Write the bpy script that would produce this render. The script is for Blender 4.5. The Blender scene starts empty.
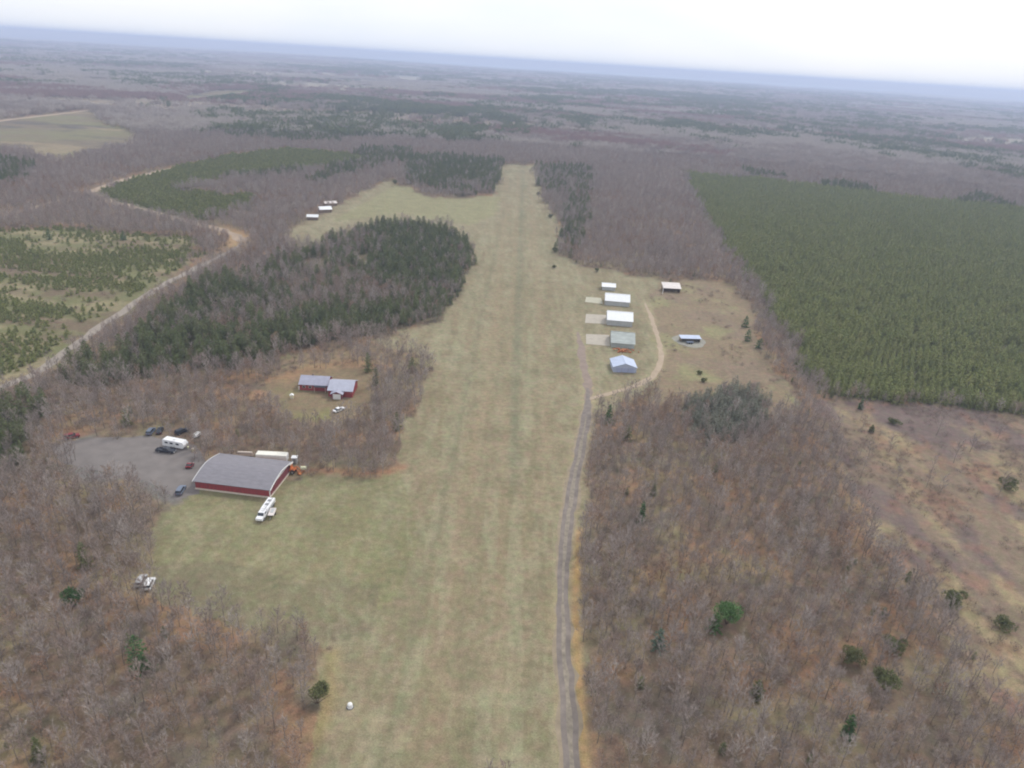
import bpy, math, random
import numpy as np
from mathutils import Vector, Matrix

random.seed(7)
RNG = np.random.default_rng(7)
C = bpy.context.scene.collection
scene = bpy.context.scene

# ------------------------------------------------------------------ camera
CAM_H = 120.0
F_PX = 700.0
ROLL = math.radians(3.58)
PITCH = math.atan(323.5 / F_PX)
cam_data = bpy.data.cameras.new('camera')
cam = bpy.data.objects.new('camera', cam_data)
C.objects.link(cam)
cam.matrix_world = Matrix.Translation((0, 0, CAM_H)) @ Matrix.Rotation(math.pi / 2 - PITCH, 4, 'X') @ Matrix.Rotation(ROLL, 4, 'Z')
cam_data.sensor_width = 36
cam_data.lens = F_PX / 1024 * 36
cam_data.clip_start = 1
cam_data.clip_end = 200000
scene.camera = cam
MW = np.array(cam.matrix_world.to_3x3())


def gnd(x, y, z=0.0):
    """map position (metres) of the survey point seen at pixel x, y of the photo"""
    d = MW @ np.array([(x - 512) / F_PX, (384 - y) / F_PX, -1.0])
    t = (z - CAM_H) / d[2]
    return (d[0] * t, d[1] * t)


def in_view(x, y, z, m=90):
    v = np.stack([x, y, z - CAM_H], -1) @ MW
    dep = -v[..., 2]
    px = 512 + F_PX * v[..., 0] / np.maximum(dep, 1)
    py = 384 - F_PX * v[..., 1] / np.maximum(dep, 1)
    return (dep > 5) & (px > -m) & (px < 1024 + m) & (py < 768 + m), px, py, dep


# ------------------------------------------------------------------ noise and polygons
def _h(ix, iy, s):
    n = (ix.astype(np.int64) * 374761393 + iy.astype(np.int64) * 668265263 + s * 974634777) & 0xffffffff
    n = ((n ^ (n >> 13)) * 1274126177) & 0xffffffff
    n = (n ^ (n >> 16)) & 0xffffffff
    return n / 4294967295.0


def vnoise(x, y, scale, s=0):
    x = x / scale
    y = y / scale
    ix = np.floor(x)
    iy = np.floor(y)
    fx = x - ix
    fy = y - iy
    fx = fx * fx * (3 - 2 * fx)
    fy = fy * fy * (3 - 2 * fy)
    a = _h(ix, iy, s); b = _h(ix + 1, iy, s); c = _h(ix, iy + 1, s); d = _h(ix + 1, iy + 1, s)
    return (a * (1 - fx) + b * fx) * (1 - fy) + (c * (1 - fx) + d * fx) * fy


def fbm(x, y, scale, octs=4, s=0):
    r = 0; a = 1; t = 0
    for k in range(octs):
        r = r + a * vnoise(x + 37.1 * k, y - 11.3 * k, scale / 2 ** k, s + k)
        t += a
        a *= .55
    return r / t


def inside(x, y, poly):
    r = np.zeros(x.shape, bool)
    n = len(poly)
    for i in range(n):
        x0, y0 = poly[i]; x1, y1 = poly[(i + 1) % n]
        if y0 == y1: continue
        c = ((y0 > y) != (y1 > y)) & (x < (x1 - x0) * (y - y0) / (y1 - y0) + x0)
        r ^= c
    return r


def dist_line(x, y, pl):
    d = np.full(x.shape, 1e9)
    for (x0, y0), (x1, y1) in zip(pl[:-1], pl[1:]):
        dx = x1 - x0; dy = y1 - y0
        t = np.clip(((x - x0) * dx + (y - y0) * dy) / max(dx * dx + dy * dy, 1e-9), 0, 1)
        d = np.minimum(d, np.hypot(x - x0 - t * dx, y - y0 - t * dy))
    return d


def P(*pts):
    """outline points; a third value is the height of the treetops that mark that edge"""
    return [gnd(*q) for q in pts]


def smooth_line(pts, step=3.0):
    pts = [np.array(p, float) for p in pts]
    pts = [2 * pts[0] - pts[1]] + pts + [2 * pts[-1] - pts[-2]]
    out = []
    for i in range(1, len(pts) - 2):
        p0, p1, p2, p3 = pts[i - 1:i + 3]
        n = max(2, int(np.linalg.norm(p2 - p1) / step))
        for k in range(n):
            t = k / n
            out.append(.5 * ((2 * p1) + (p2 - p0) * t + (2 * p0 - 5 * p1 + 4 * p2 - p3) * t * t + (3 * p1 - p0 - 3 * p2 + p3) * t ** 3))
    out.append(pts[-2])
    return out


# land cover outlines (surveyed points of the photo turned into map positions)
GRASS, PLANT, BRUSH, YOUNG, PINE, FIELD, YARD, DRY, FARPLANT, GREYPINE, BARE, LAWN, SPARSE = range(1, 14)
areas = [
    (FIELD, P((-60, 128), (90, 110), (104, 122), (142, 134), (128, 146), (60, 163), (20, 152), (-60, 150))),
    (FIELD, P((183, 97), (215, 91), (255, 90), (254, 95), (222, 100), (184, 102))),
    (FARPLANT, P((92, 196), (130, 181), (172, 168), (230, 156), (290, 149), (345, 153), (372, 158), (352, 166), (305, 172), (235, 178), (180, 190), (225, 196), (262, 196), (250, 208), (190, 224), (130, 212))),
    (YOUNG, P((-90, 236), (60, 226), (190, 238), (200, 255), (180, 275), (140, 303), (90, 335), (30, 372), (-90, 420))),
    (PINE, P((395, 154, 9), (430, 150, 9), (500, 154, 9), (499, 175, 4), (493, 192), (462, 196), (430, 190), (408, 180))),
    (PINE, P((541, 160, 8), (592, 164, 8), (596, 185, 4), (588, 215, 2), (580, 240), (569, 258), (560, 250), (563, 228), (552, 205), (541, 188))),
    (PINE, P((60, 386), (66, 358, 5), (125, 338, 6), (160, 304, 7), (205, 272, 7), (250, 262, 8), (300, 238, 8), (345, 221, 9), (400, 213, 9), (455, 221, 9), (470, 238, 6), (470, 270, 1), (452, 305), (430, 322), (408, 328), (350, 338), (300, 350), (262, 366), (200, 372), (120, 380))),
    (PINE, P((-60, 375, 8), (20, 384, 8), (50, 392, 8), (48, 415), (22, 440), (20, 470), (-60, 500))),
    (SPARSE, P((370, 345), (400, 352), (432, 358), (437, 368), (425, 376), (390, 376), (340, 368), (270, 372), (262, 366), (310, 352))),
    (GRASS, P((298, 790), (314, 735), (328, 690), (330, 655), (342, 628, 4), (300, 618, 6), (250, 608, 6), (195, 600, 6), (150, 592, 6), (140, 580, 5), (150, 535), (175, 505), (200, 490), (290, 472),
              (380, 474), (403, 462), (407, 430), (425, 400), (427, 384), (437, 362), (400, 348), (372, 340), (430, 324), (453, 304), (471, 270, 1), (471, 238, 6), (455, 221, 8), (400, 213, 8.5), (345, 221, 8.5), (300, 238, 7), (288, 232), (320, 215), (372, 188), (392, 178), (402, 186), (430, 196), (462, 199), (493, 196), (500, 165),
              (537, 165), (540, 190), (551, 210), (560, 232), (560, 255), (580, 264), (602, 271), (660, 280), (662, 300), (655, 330), (662, 352), (655, 380, 3), (605, 404, 3), (592, 420), (590, 460), (582, 520), (577, 580), (585, 790))),
    (DRY, P((655, 281), (728, 282), (745, 300), (752, 330), (764, 352), (786, 382), (800, 398, 3), (785, 404, 6), (700, 388, 6), (650, 390, 6), (655, 380, 3), (662, 352), (655, 330), (650, 300))),
    (LAWN, P((265, 396), (270, 380), (300, 370), (345, 366), (380, 374), (378, 392, 2), (362, 409, 5), (335, 413, 6), (300, 408, 6), (270, 405, 5))),
    (PLANT, P((686, 171, 5), (762, 177, 5), (900, 193, 5), (1024, 206, 5), (1200, 222, 5), (1200, 446), (1024, 418), (930, 407), (860, 402), (822, 392), (800, 362), (790, 345), (762, 300), (722, 240), (694, 195))),
    (BRUSH, P((815, 398), (930, 409), (1024, 420), (1200, 450), (1200, 760), (1060, 740), (990, 690), (955, 640), (925, 590), (890, 560), (862, 520), (842, 470), (828, 430))),
    (GREYPINE, P((686, 398), (745, 392), (768, 404), (764, 430), (735, 444), (700, 440), (684, 425))),
    (YARD, P((52, 446), (90, 438), (150, 436), (196, 446), (206, 460), (198, 494), (174, 500, 2), (160, 480, 6), (130, 464, 8), (90, 460, 8), (62, 453, 7))),
]


def classify(x, y, jit=True):
    r = np.hypot(x, y)
    if jit:
        a = np.minimum(2.5 + r * .012, 14)
        x = x + (fbm(x, y, 14, 3, 11) - .5) * a * 2.2
        y = y + (fbm(x, y, 14, 3, 29) - .5) * a * 3.0
    c = np.zeros(x.shape, int)
    for code, poly in areas:
        c[inside(x, y, poly)] = code
    return c


def height(x, y):
    r = np.hypot(x, y)
    az = np.degrees(np.arctan2(x, np.maximum(y, 1e-3)))
    h = np.clip((r - 2600) / 5000, 0, 1) ** 1.3 * (fbm(x, y, 3800, 4, 51) - .35) * 46
    land = 1 - np.clip((r - 8600) / 1500, 0, 1) * lakemask(az)
    h = h * land
    h = np.maximum(h, 0)
    # long wooded ridge along the horizon, falling away to the right
    env = np.interp(az, [-60, -36, -20, -5, 6, 16, 23, 26, 29, 40, 60], [60, 116, 124, 132, 137, 138, 136, 132, 122, 60, 0])
    rr = np.exp(-((r - 17500) / 1300) ** 2)
    h = h + env * rr * (.88 + .12 * fbm(x, y, 3200, 3, 77))
    return np.where(r < 2600, 0, h) - np.where(r > 42500, 0, 0)


def lakemask(az):
    return np.clip((az + 13) / 6, 0, 1) * np.clip((24 - az) / 5, 0, 1)


# ------------------------------------------------------------------ materials
def nt_mat(name):
    m = bpy.data.materials.new(name)
    m.use_nodes = True
    n = m.node_tree.nodes
    return m, n, m.node_tree.links, n['Principled BSDF']


def mat(name, col, rough=.8, metal=0.0, var=.12, scale=2.0, spec=.3, streak=None, per_obj=0.0, bump=0.0):
    """plain material whose colour is broken up by object-space noise (dirt, fading)"""
    m, n, l, b = nt_mat(name)
    b.inputs['Roughness'].default_value = rough
    b.inputs['Metallic'].default_value = metal
    b.inputs['Specular IOR Level'].default_value = spec
    tc = n.new('ShaderNodeTexCoord')
    mp = n.new('ShaderNodeMapping')
    if streak: mp.inputs['Scale'].default_value = streak
    l.new(tc.outputs['Object'], mp.inputs[0])
    no = n.new('ShaderNodeTexNoise')
    no.inputs['Scale'].default_value = scale
    no.inputs['Detail'].default_value = 5
    l.new(mp.outputs[0], no.inputs['Vector'])
    mr = n.new('ShaderNodeMapRange')
    mr.inputs['From Min'].default_value = .25
    mr.inputs['From Max'].default_value = .75
    mr.inputs['To Min'].default_value = 1 - var
    mr.inputs['To Max'].default_value = 1 + var
    l.new(no.outputs['Fac'], mr.inputs['Value'])
    val = mr.outputs[0]
    if per_obj:
        oi = n.new('ShaderNodeObjectInfo')
        m2 = n.new('ShaderNodeMapRange')
        m2.inputs['To Min'].default_value = 1 - per_obj
        m2.inputs['To Max'].default_value = 1 + per_obj
        l.new(oi.outputs['Random'], m2.inputs['Value'])
        mu = n.new('ShaderNodeMath'); mu.operation = 'MULTIPLY'
        l.new(val, mu.inputs[0]); l.new(m2.outputs[0], mu.inputs[1])
        val = mu.outputs[0]
    vm = n.new('ShaderNodeVectorMath'); vm.operation = 'SCALE'
    vm.inputs[0].default_value = col[:3]
    l.new(val, vm.inputs['Scale'])
    l.new(vm.outputs[0], b.inputs['Base Color'])
    if bump:
        bp = n.new('ShaderNodeBump'); bp.inputs['Strength'].default_value = .5; bp.inputs['Distance'].default_value = bump
        l.new(no.outputs['Fac'], bp.inputs['Height']); l.new(bp.outputs[0], b.inputs['Normal'])
    return m


def tree_mat(name, cols, rough=.9, trans=0.0):
    """foliage or bark: colour ramps over a per-tree random value, with noise inside the crown"""
    m, n, l, b = nt_mat(name)
    b.inputs['Roughness'].default_value = rough
    b.inputs['Specular IOR Level'].default_value = .15
    oi = n.new('ShaderNodeObjectInfo')
    rp = n.new('ShaderNodeValToRGB')
    e = rp.color_ramp.elements
    for i, c in enumerate(cols):
        p = i / (len(cols) - 1)
        if i == 0: q = e[0]; q.position = 0
        elif i == 1: q = e[1]; q.position = p
        else: q = e.new(p)
        q.color = (*c, 1)
    l.new(oi.outputs['Random'], rp.inputs[0])
    tc = n.new('ShaderNodeTexCoord')
    no = n.new('ShaderNodeTexNoise'); no.inputs['Scale'].default_value = .9; no.inputs['Detail'].default_value = 3
    l.new(tc.outputs['Object'], no.inputs['Vector'])
    mr = n.new('ShaderNodeMapRange'); mr.inputs['From Min'].default_value = .3; mr.inputs['From Max'].default_value = .7
    mr.inputs['To Min'].default_value = .72; mr.inputs['To Max'].default_value = 1.28
    l.new(no.outputs['Fac'], mr.inputs['Value'])
    vm = n.new('ShaderNodeVectorMath'); vm.operation = 'SCALE'
    l.new(rp.outputs[0], vm.inputs[0]); l.new(mr.outputs[0], vm.inputs['Scale'])
    l.new(vm.outputs[0], b.inputs['Base Color'])
    return m


M = {}
M['bark'] = tree_mat('grey_bark', [(.24, .205, .18), (.30, .262, .235), (.20, .165, .145)])
M['twig'] = tree_mat('bare_twigs', [(.30, .25, .225), (.38, .325, .295), (.35, .27, .235), (.46, .405, .37), (.315, .26, .235), (.41, .35, .315), (.27, .235, .215)])
M['oakleaf'] = tree_mat('rusty_oak_leaves', [(.30, .185, .12), (.28, .175, .115), (.32, .205, .13)])
M['pinebark'] = tree_mat('pine_bark', [(.14, .10, .075), (.17, .13, .10)])
M['pine'] = tree_mat('pine_needles', [(.145, .178, .074), (.178, .200, .092), (.125, .158, .072), (.190, .200, .105)])
M['plant'] = tree_mat('plantation_needles', [(.245, .275, .098), (.285, .305, .115), (.205, .240, .09), (.305, .31, .125), (.23, .255, .10)])
M['greypine'] = tree_mat('grey_green_needles', [(.24, .25, .19), (.27, .275, .22), (.21, .225, .17)])
M['bright'] = tree_mat('bright_needles', [(.13, .23, .085), (.12, .21, .075)])
M['darkpine'] = tree_mat('dark_spruce_needles', [(.075, .145, .055), (.08, .15, .06)])
M['bluepine'] = tree_mat('blue_green_needles', [(.14, .20, .15), (.15, .21, .155)])
M['olive'] = tree_mat('olive_needles', [(.165, .175, .078), (.15, .165, .075)])
M['brushtwig'] = tree_mat('brush_twigs', [(.24, .175, .155), (.27, .21, .175), (.215, .165, .155), (.28, .21, .145)])
M['blossom'] = tree_mat('dry_grass_blades', [(.33, .27, .16), (.28, .23, .14)])

M['white_roof'] = mat('white_metal_roof', (.82, .83, .84), .45, 0, .05, .6, .4)
M['white_paint'] = mat('white_paint', (.80, .80, .79), .5, 0, .06, 1.5)
M['grey_metal'] = mat('grey_metal_wall', (.42, .43, .43), .6, 0, .12, 1, streak=(1, 1, .2))
M['greengrey_roof'] = mat('weathered_grey_green_roof', (.36, .39, .37), .6, 0, .22, .35, streak=(1, 3, 1))
M['blue_roof'] = mat('pale_blue_metal_roof', (.46, .52, .66), .5, 0, .10, .5)
M['purple_roof'] = mat('blue_grey_metal_roof', (.34, .34, .42), .5, 0, .12, .7)
M['barn_roof'] = mat('grey_shingle_roof', (.215, .205, .225), .85, 0, .13, .9, streak=(.6, 1.5, 1), bump=.05)
M['red'] = mat('barn_red_siding', (.30, .055, .06), .75, 0, .22, 1.3, streak=(3, 3, .4))
M['darkred'] = mat('darkened_red_siding', (.19, .05, .06), .75, 0, .22, 1.3)  # darkened copy of the red; carries the shade of the barn's gable ends
M['cream'] = mat('cream_trim', (.66, .58, .50), .7, 0, .12, 1.2)
M['pinkwhite'] = mat('pale_pink_roof', (.66, .60, .57), .6, 0, .12, .8)
M['dark'] = mat('dark_opening', (.035, .035, .04), .9, 0, .2, 1)
M['wood'] = mat('weathered_wood', (.20, .15, .11), .85, 0, .25, 2)
M['glass'] = mat('window_glass', (.03, .035, .045), .08, 0, .05, 1, .6)
M['tyre'] = mat('tyre_rubber', (.025, .025, .027), .9, 0, .15, 4)
M['rim'] = mat('wheel_steel', (.45, .45, .46), .35, .7, .1, 4)
M['steel'] = mat('dull_steel', (.30, .30, .31), .5, .5, .15, 2)
M['orange'] = mat('machine_orange_paint', (.55, .16, .045), .5, 0, .25, 1.6)
M['rust'] = mat('rusty_orange_metal', (.38, .145, .06), .9, 0, .35, 2.0)
M['carblue'] = mat('blue_grey_car_paint', (.16, .19, .25), .35, .2, .06, 2)
M['cardark'] = mat('dark_car_paint', (.035, .04, .055), .3, .1, .08, 2)
M['carred'] = mat('dark_red_car_paint', (.22, .03, .035), .35, 0, .1, 2)
M['carwhite'] = mat('white_car_paint', (.80, .80, .81), .3, 0, .05, 2)
M['light'] = mat('lamp_lens', (.75, .75, .70), .15, 0, .05, 2)
M['redlens'] = mat('red_lens', (.4, .02, .02), .3, 0, .05, 2)
M['yellowwhite'] = mat('cream_plastic', (.78, .78, .52), .5, 0, .05, 2)
M['concrete'] = mat('concrete', (.40, .36, .30), .9, 0, .12, .5)
M['paleconcrete'] = mat('pale_concrete', (.42, .40, .31), .9, 0, .12, .5)
M['gravel'] = mat('gravel', (.20, .170, .150), .95, 0, .24, .45, bump=.02)
M['track'] = mat('worn_dirt_track', (.37, .29, .21), .95, 0, .14, .3)
M['sandroad'] = mat('sandy_forest_road', (.36, .275, .20), .95, 0, .16, .15)
M['lane'] = mat('pale_grey_forest_road', (.29, .25, .21), .95, 0, .16, .15)
M['yard'] = mat('dark_gravel_yard', (.185, .165, .155), .95, 0, .16, .25)


# ------------------------------------------------------------------ mesh helper
class MB:
    def __init__(s): s.v = []; s.f = []; s.m = []

    def add(s, vs, fs, mi=0):
        o = len(s.v)
        s.v += [tuple(map(float, q)) for q in vs]
        s.f += [tuple(i + o for i in f) for f in fs]
        s.m += [mi] * len(fs)
        return s

    def box(s, c, d, rz=0, mi=0, bev=0):
        x, y, z = d[0] / 2, d[1] / 2, d[2] / 2
        b = min(bev, x * .9, y * .9, z * .9)
        if b <= 0:
            vs = [(i * x, j * y, k * z) for k in (-1, 1) for j in (-1, 1) for i in (-1, 1)]
            fs = [(0, 2, 3, 1), (4, 5, 7, 6), (0, 1, 5, 4), (2, 6, 7, 3), (0, 4, 6, 2), (1, 3, 7, 5)]
        else:
            vs = []
            for zz, i_ in ((-z, b), (-z + b, 0), (z - b, 0), (z, b)):
                X = x - i_; Y = y - i_
                vs += [(-X + b, -Y, zz), (X - b, -Y, zz), (X, -Y + b, zz), (X, Y - b, zz), (X - b, Y, zz), (-X + b, Y, zz), (-X, Y - b, zz), (-X, -Y + b, zz)]
            fs = [tuple(range(7, -1, -1)), tuple(range(24, 32))]
            for r in range(3):
                for k in range(8):
                    a = r * 8 + k; e = r * 8 + (k + 1) % 8
                    fs.append((a, e, e + 8, a + 8))
        ca, sa = math.cos(rz), math.sin(rz)
        vs = [(c[0] + p * ca - q * sa, c[1] + p * sa + q * ca, c[2] + r) for p, q, r in vs]
        return s.add(vs, fs, mi)

    def tube(s, pts, rads, n=6, mi=0, cap=True):
        vs = []; fs = []
        for i, p in enumerate(pts):
            p = Vector(p)
            d = (Vector(pts[min(i + 1, len(pts) - 1)]) - Vector(pts[max(i - 1, 0)])).normalized()
            a = d.orthogonal().normalized(); b = d.cross(a)
            for k in range(n):
                t = 2 * math.pi * k / n
                vs.append(p + (a * math.cos(t) + b * math.sin(t)) * rads[i])
        for i in range(len(pts) - 1):
            for k in range(n):
                q = (k + 1) % n
                fs.append((i * n + k, i * n + q, i * n + n + q, i * n + n + k))
        if cap and n > 3:
            fs.append(tuple(range(n - 1, -1, -1))); fs.append(tuple((len(pts) - 1) * n + k for k in range(n)))
        return s.add(vs, fs, mi)

    def prism(s, prof, y0, y1, mi=0, taper=0.0):
        """profile in x,z extruded along y; taper pulls the upper points inwards"""
        n = len(prof)
        zs = [p[1] for p in prof]; zl, zh = min(zs), max(zs)
        def ty(z): return taper * (z - zl) / max(zh - zl, 1e-6)
        vs = [(p[0], y0 + ty(p[1]), p[1]) for p in prof] + [(p[0], y1 - ty(p[1]), p[1]) for p in prof]
        fs = [tuple(range(n)), tuple(range(2 * n - 1, n - 1, -1))]
        for k in range(n):
            q = (k + 1) % n
            fs.append((k, k + n, q + n, q))
        return s.add(vs, fs, mi)

    def mesh(s, name, mats):
        me = bpy.data.meshes.new(name)
        me.from_pydata(s.v, [], s.f)
        for m_ in (mats if isinstance(mats, (list, tuple)) else [mats]): me.materials.append(m_)
        if any(s.m): me.polygons.foreach_set('material_index', s.m)
        me.update()
        return me

    def build(s, name, mats, parent=None, coll=None):
        o = bpy.data.objects.new(name, s.mesh(name, mats))
        (coll or C).objects.link(o)
        if parent is not None: o.parent = parent
        return o


def tag(o, label=None, cat=None, group=None, kind=None):
    if label: o['label'] = label
    if cat: o['category'] = cat
    if group: o['group'] = group
    if kind: o['kind'] = kind
    return o


def thing(name, label, cat, loc=(0, 0, 0), rz=0, group=None):
    o = bpy.data.objects.new(name, None)
    o.empty_display_size = .5
    C.objects.link(o)
    o.location = loc; o.rotation_euler = (0, 0, rz)
    return tag(o, label, cat, group)


# ------------------------------------------------------------------ trees (prototype meshes)
def rot_dir(az, el):
    return Vector((math.cos(az) * math.cos(el), math.sin(az) * math.cos(el), math.sin(el)))


def sliver(mb, p, d, L, w, mi=0):
    d = d.normalized()
    a = d.cross(Vector((random.uniform(-1, 1), random.uniform(-1, 1), random.uniform(-1, 1)))).normalized() * w / 2
    p = Vector(p)
    mb.add([p - a, p + a, p + d * L], [(0, 1, 2)], mi)


def bare_tree(seed, h, r, leaf=0, twigs=680, tw=.058):
    random.seed(seed)
    t = MB(); c = MB()
    bend = rot_dir(random.uniform(0, 6.28), 0) * random.uniform(.2, .7)
    tp = [Vector((0, 0, -.15))]
    for k in range(1, 5):
        tp.append(Vector((bend.x * (k / 4) ** 2, bend.y * (k / 4) ** 2, h * .84 * k / 4)) + rot_dir(random.uniform(0, 6.28), 0) * .12)
    t.tube(tp, [.13, .10, .08, .05, .025], 5)
    tips = []
    nb = 15
    for i in range(nb):
        f_ = .28 + .68 * (i + random.random() * .6) / nb
        s_ = f_ * 4; k = min(3, int(s_)); base = tp[k].lerp(tp[k + 1], s_ - k)
        az = i * 2.4 + random.uniform(-.4, .4); el = math.radians(random.uniform(24, 52) + 22 * f_)
        L = r * (1.22 - .62 * abs(f_ - .45)) * random.uniform(.75, 1.15)
        d = rot_dir(az, el)
        mid = base + d * L * .5; d2 = (d + Vector((0, 0, .35)) + rot_dir(random.uniform(0, 6.28), 0) * .25).normalized()
        end = mid + d2 * L * .55
        c.tube([base, mid, end], [.055, .035, .012], 3, cap=False)
        for j in range(4):
            g = random.uniform(.3, 1)
            q = base.lerp(mid, g * 2) if g < .5 else mid.lerp(end, g * 2 - 1)
            dd = (d + rot_dir(random.uniform(0, 6.28), random.uniform(-.2, 1.0)) * .9).normalized()
            e2 = q + dd * random.uniform(.5, 1.1) * r * .36
            c.tube([q, e2], [.022, .008], 3, cap=False)
            tips += [(q.lerp(e2, random.random()), dd) for _ in range(5)]
        tips += [(mid.lerp(end, random.random()), d2) for _ in range(5)]
    for i in range(twigs):
        p, d = random.choice(tips)
        dd = d * .7 + Vector((0, 0, .35)) + Vector((random.uniform(-1, 1), random.uniform(-1, 1), random.uniform(-.7, 1))) * .8
        sliver(c, p, dd, random.uniform(.45, 1.15), random.uniform(.6, 1.2) * tw)
    if leaf:
        for i in range(leaf):
            p, d = random.choice(tips)
            q = p + Vector((random.uniform(-1, 1), random.uniform(-1, 1), random.uniform(-.6, .6))) * .45
            sliver(c, q, Vector((random.uniform(-1, 1), random.uniform(-1, 1), random.uniform(-1, 1))), .30, .26, 1)
    return t, c


def conifer(seed, h, r, base=.12, n=520, size=.42, shape=1.0, droop=.15, tr=.13):
    random.seed(seed)
    t = MB(); c = MB()
    t.tube([(0, 0, -.15), (.03, .02, h * .5), (0, 0, h * .94)], [tr, tr * .65, .02], 5)
    whorls = max(7, int(h / .75))
    per = 7
    for w in range(whorls):
        f_ = w / (whorls - 1)
        z = h * (base + (.97 - base) * f_)
        R = r * (1 - f_) ** shape * random.uniform(.82, 1.1) + .10
        k0 = random.uniform(0, 6.28)
        for j in range(per):
            if random.random() < .12: continue
            az = k0 + j * 6.283 / per + random.uniform(-.3, .3)
            RR = R * random.uniform(.65, 1.18)
            d = rot_dir(az, -droop + .5 * f_)
            b0 = Vector((0, 0, z)); b1 = b0 + d * RR
            c.tube([b0, b1], [.03, .008], 3, 1, cap=False)
            m = max(3, int(n / (whorls * per) * (1.7 * (1 - f_) + .35)))
            for q in range(m):
                g = random.uniform(.15, 1.02)
                p = b0.lerp(b1, g) + Vector((random.uniform(-1, 1), random.uniform(-1, 1), random.uniform(-.5, .6))) * .22 * (R * .3 + .5)
                dd = d * .8 + Vector((random.uniform(-1, 1), random.uniform(-1, 1), random.uniform(-.5, .9))) * .7
                sliver(c, p, dd, size * random.uniform(.7, 1.5), size * random.uniform(.5, .9))
    return t, c


def bush(seed, h, r, n=1500, size=.34):
    """round bushy evergreen: leafy sprays set through a lumpy dome"""
    random.seed(seed)
    t = MB(); c = MB()
    for i in range(6):
        d = rot_dir(i * 1.05, random.uniform(.7, 1.25))
        t.tube([(0, 0, -.1), d * h * .35, d * h * .62], [.09, .06, .02], 5)
    lumps = [(Vector((random.gauss(0, .42) * r, random.gauss(0, .42) * r, h * random.uniform(.28, .66))), random.uniform(.38, .62) * r) for _ in range(9)]
    for i in range(n):
        p0, q = random.choice(lumps)
        u = Vector((random.gauss(0, 1), random.gauss(0, 1), random.gauss(0, 1))).normalized()
        p = p0 + Vector((u.x * q, u.y * q, u.z * q * .75)) * random.uniform(.55, 1.05)
        if p.z < .1: continue
        sliver(c, p, u + Vector((random.uniform(-1, 1), random.uniform(-1, 1), random.uniform(-.4, 1))) * .7, size * random.uniform(.7, 1.5), size * random.uniform(.5, .9))
    return t, c


def shrub(seed, h, r, n=110, w=.05):
    random.seed(seed)
    s = MB(); c = MB()
    for i in range(7):
        d = rot_dir(random.uniform(0, 6.28), random.uniform(.6, 1.3))
        e = d * h * random.uniform(.5, .85)
        s.tube([(0, 0, -.05), e * .5 + Vector((0, 0, .1)), e], [.03, .02, .008], 3, cap=False)
    for i in range(n):
        a = random.uniform(0, 6.28); q = math.sqrt(random.random())
        p = Vector((math.cos(a) * q * r, math.sin(a) * q * r, random.uniform(.1, .8) * h * (1.05 - q * .5)))
        sliver(c, p, Vector((math.cos(a) * q * .6, math.sin(a) * q * .6, .8)) + Vector((random.uniform(-1, 1), random.uniform(-1, 1), random.uniform(-.4, .6))) * .7, random.uniform(.3, .8), random.uniform(.6, 1.4) * w)
    return s, c


class Proto:
    """a tree kind: separate trunk and crown meshes for single trees, one joined object for the far woods"""
    def __init__(s, name, tc, tmats, cmats, names=('trunk', 'crown')):
        t, c = tc
        s.name = name
        s.names = names
        s.tm = t.mesh(names[0], tmats); s.cm = c.mesh(names[1], cmats)
        j = MB(); j.add(t.v, t.f, 0); j.m = list(t.m)
        k = len(tmats)
        j.add(c.v, c.f, 0)
        j.m = [a for a in t.m] + [a + k for a in c.m]
        s.jm = j.mesh(name, tmats + cmats)
        s.t, s.c = t, c

    def place(s, x, y, z, rz, sc, label, cat, group=None, szx=1.0):
        e = thing(s.name, label, cat, (x, y, z), rz, group)
        e.scale = (sc * szx, sc * szx, sc)
        for n_, m_ in zip(s.names, (s.tm, s.cm)):
            o = bpy.data.objects.new(n_, m_); C.objects.link(o); o.parent = e
        return e


bare = []
for i, (h, r) in enumerate([(11, 2.7), (9.5, 2.4), (12.5, 3.0), (8, 2.2), (10.5, 3.1), (7, 2.0)]):
    bare.append(Proto('bare_tree', bare_tree(100 + i, h, r), [M['bark']], [M['twig'], M['oakleaf']]))
oaks = [Proto('bare_tree', bare_tree(120 + i, h, r, leaf=260, twigs=200), [M['bark']], [M['twig'], M['oakleaf']]) for i, (h, r) in enumerate([(7.5, 2.3), (9, 2.6)])]
pines = []
for i, (h, r, b) in enumerate([(10, 2.5, .18), (11.5, 2.7, .25), (8.5, 2.3, .12), (12, 2.6, .3), (7.5, 2.3, .08)]):
    pines.append(Proto('pine_tree', conifer(200 + i, h, r, b, n=640, size=.55, shape=.45), [M['pinebark']], [M['pine'], M['pinebark']]))
plants = [Proto('plantation_pine', conifer(220 + i, h, r, .06, n=430, size=.46, shape=.5), [M['pinebark']], [M['plant'], M['pinebark']]) for i, (h, r) in enumerate([(5.6, 1.7), (6.3, 1.8), (5.0, 1.6), (6.0, 1.9)])]
youngs = [Proto('young_pine', conifer(240 + i, h, r, .05, n=200, size=.38, shape=.8), [M['pinebark']], [M['plant'], M['pinebark']]) for i, (h, r) in enumerate([(1.8, 1.0), (2.3, 1.15), (1.4, .9)])]
greyp = [Proto('grey_pine', conifer(250 + i, h, r, .1, n=330, size=.40, shape=.45), [M['pinebark']], [M['greypine'], M['pinebark']]) for i, (h, r) in enumerate([(5.6, 1.6), (4.8, 1.5), (6.2, 1.7)])]
shrubs = [Proto('bare_shrub', shrub(260 + i, h, r), [M['bark']], [M['brushtwig']], ('stems', 'twigs')) for i, (h, r) in enumerate([(1.6, 1.2), (2.3, 1.5), (1.2, 1.3)])]


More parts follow.
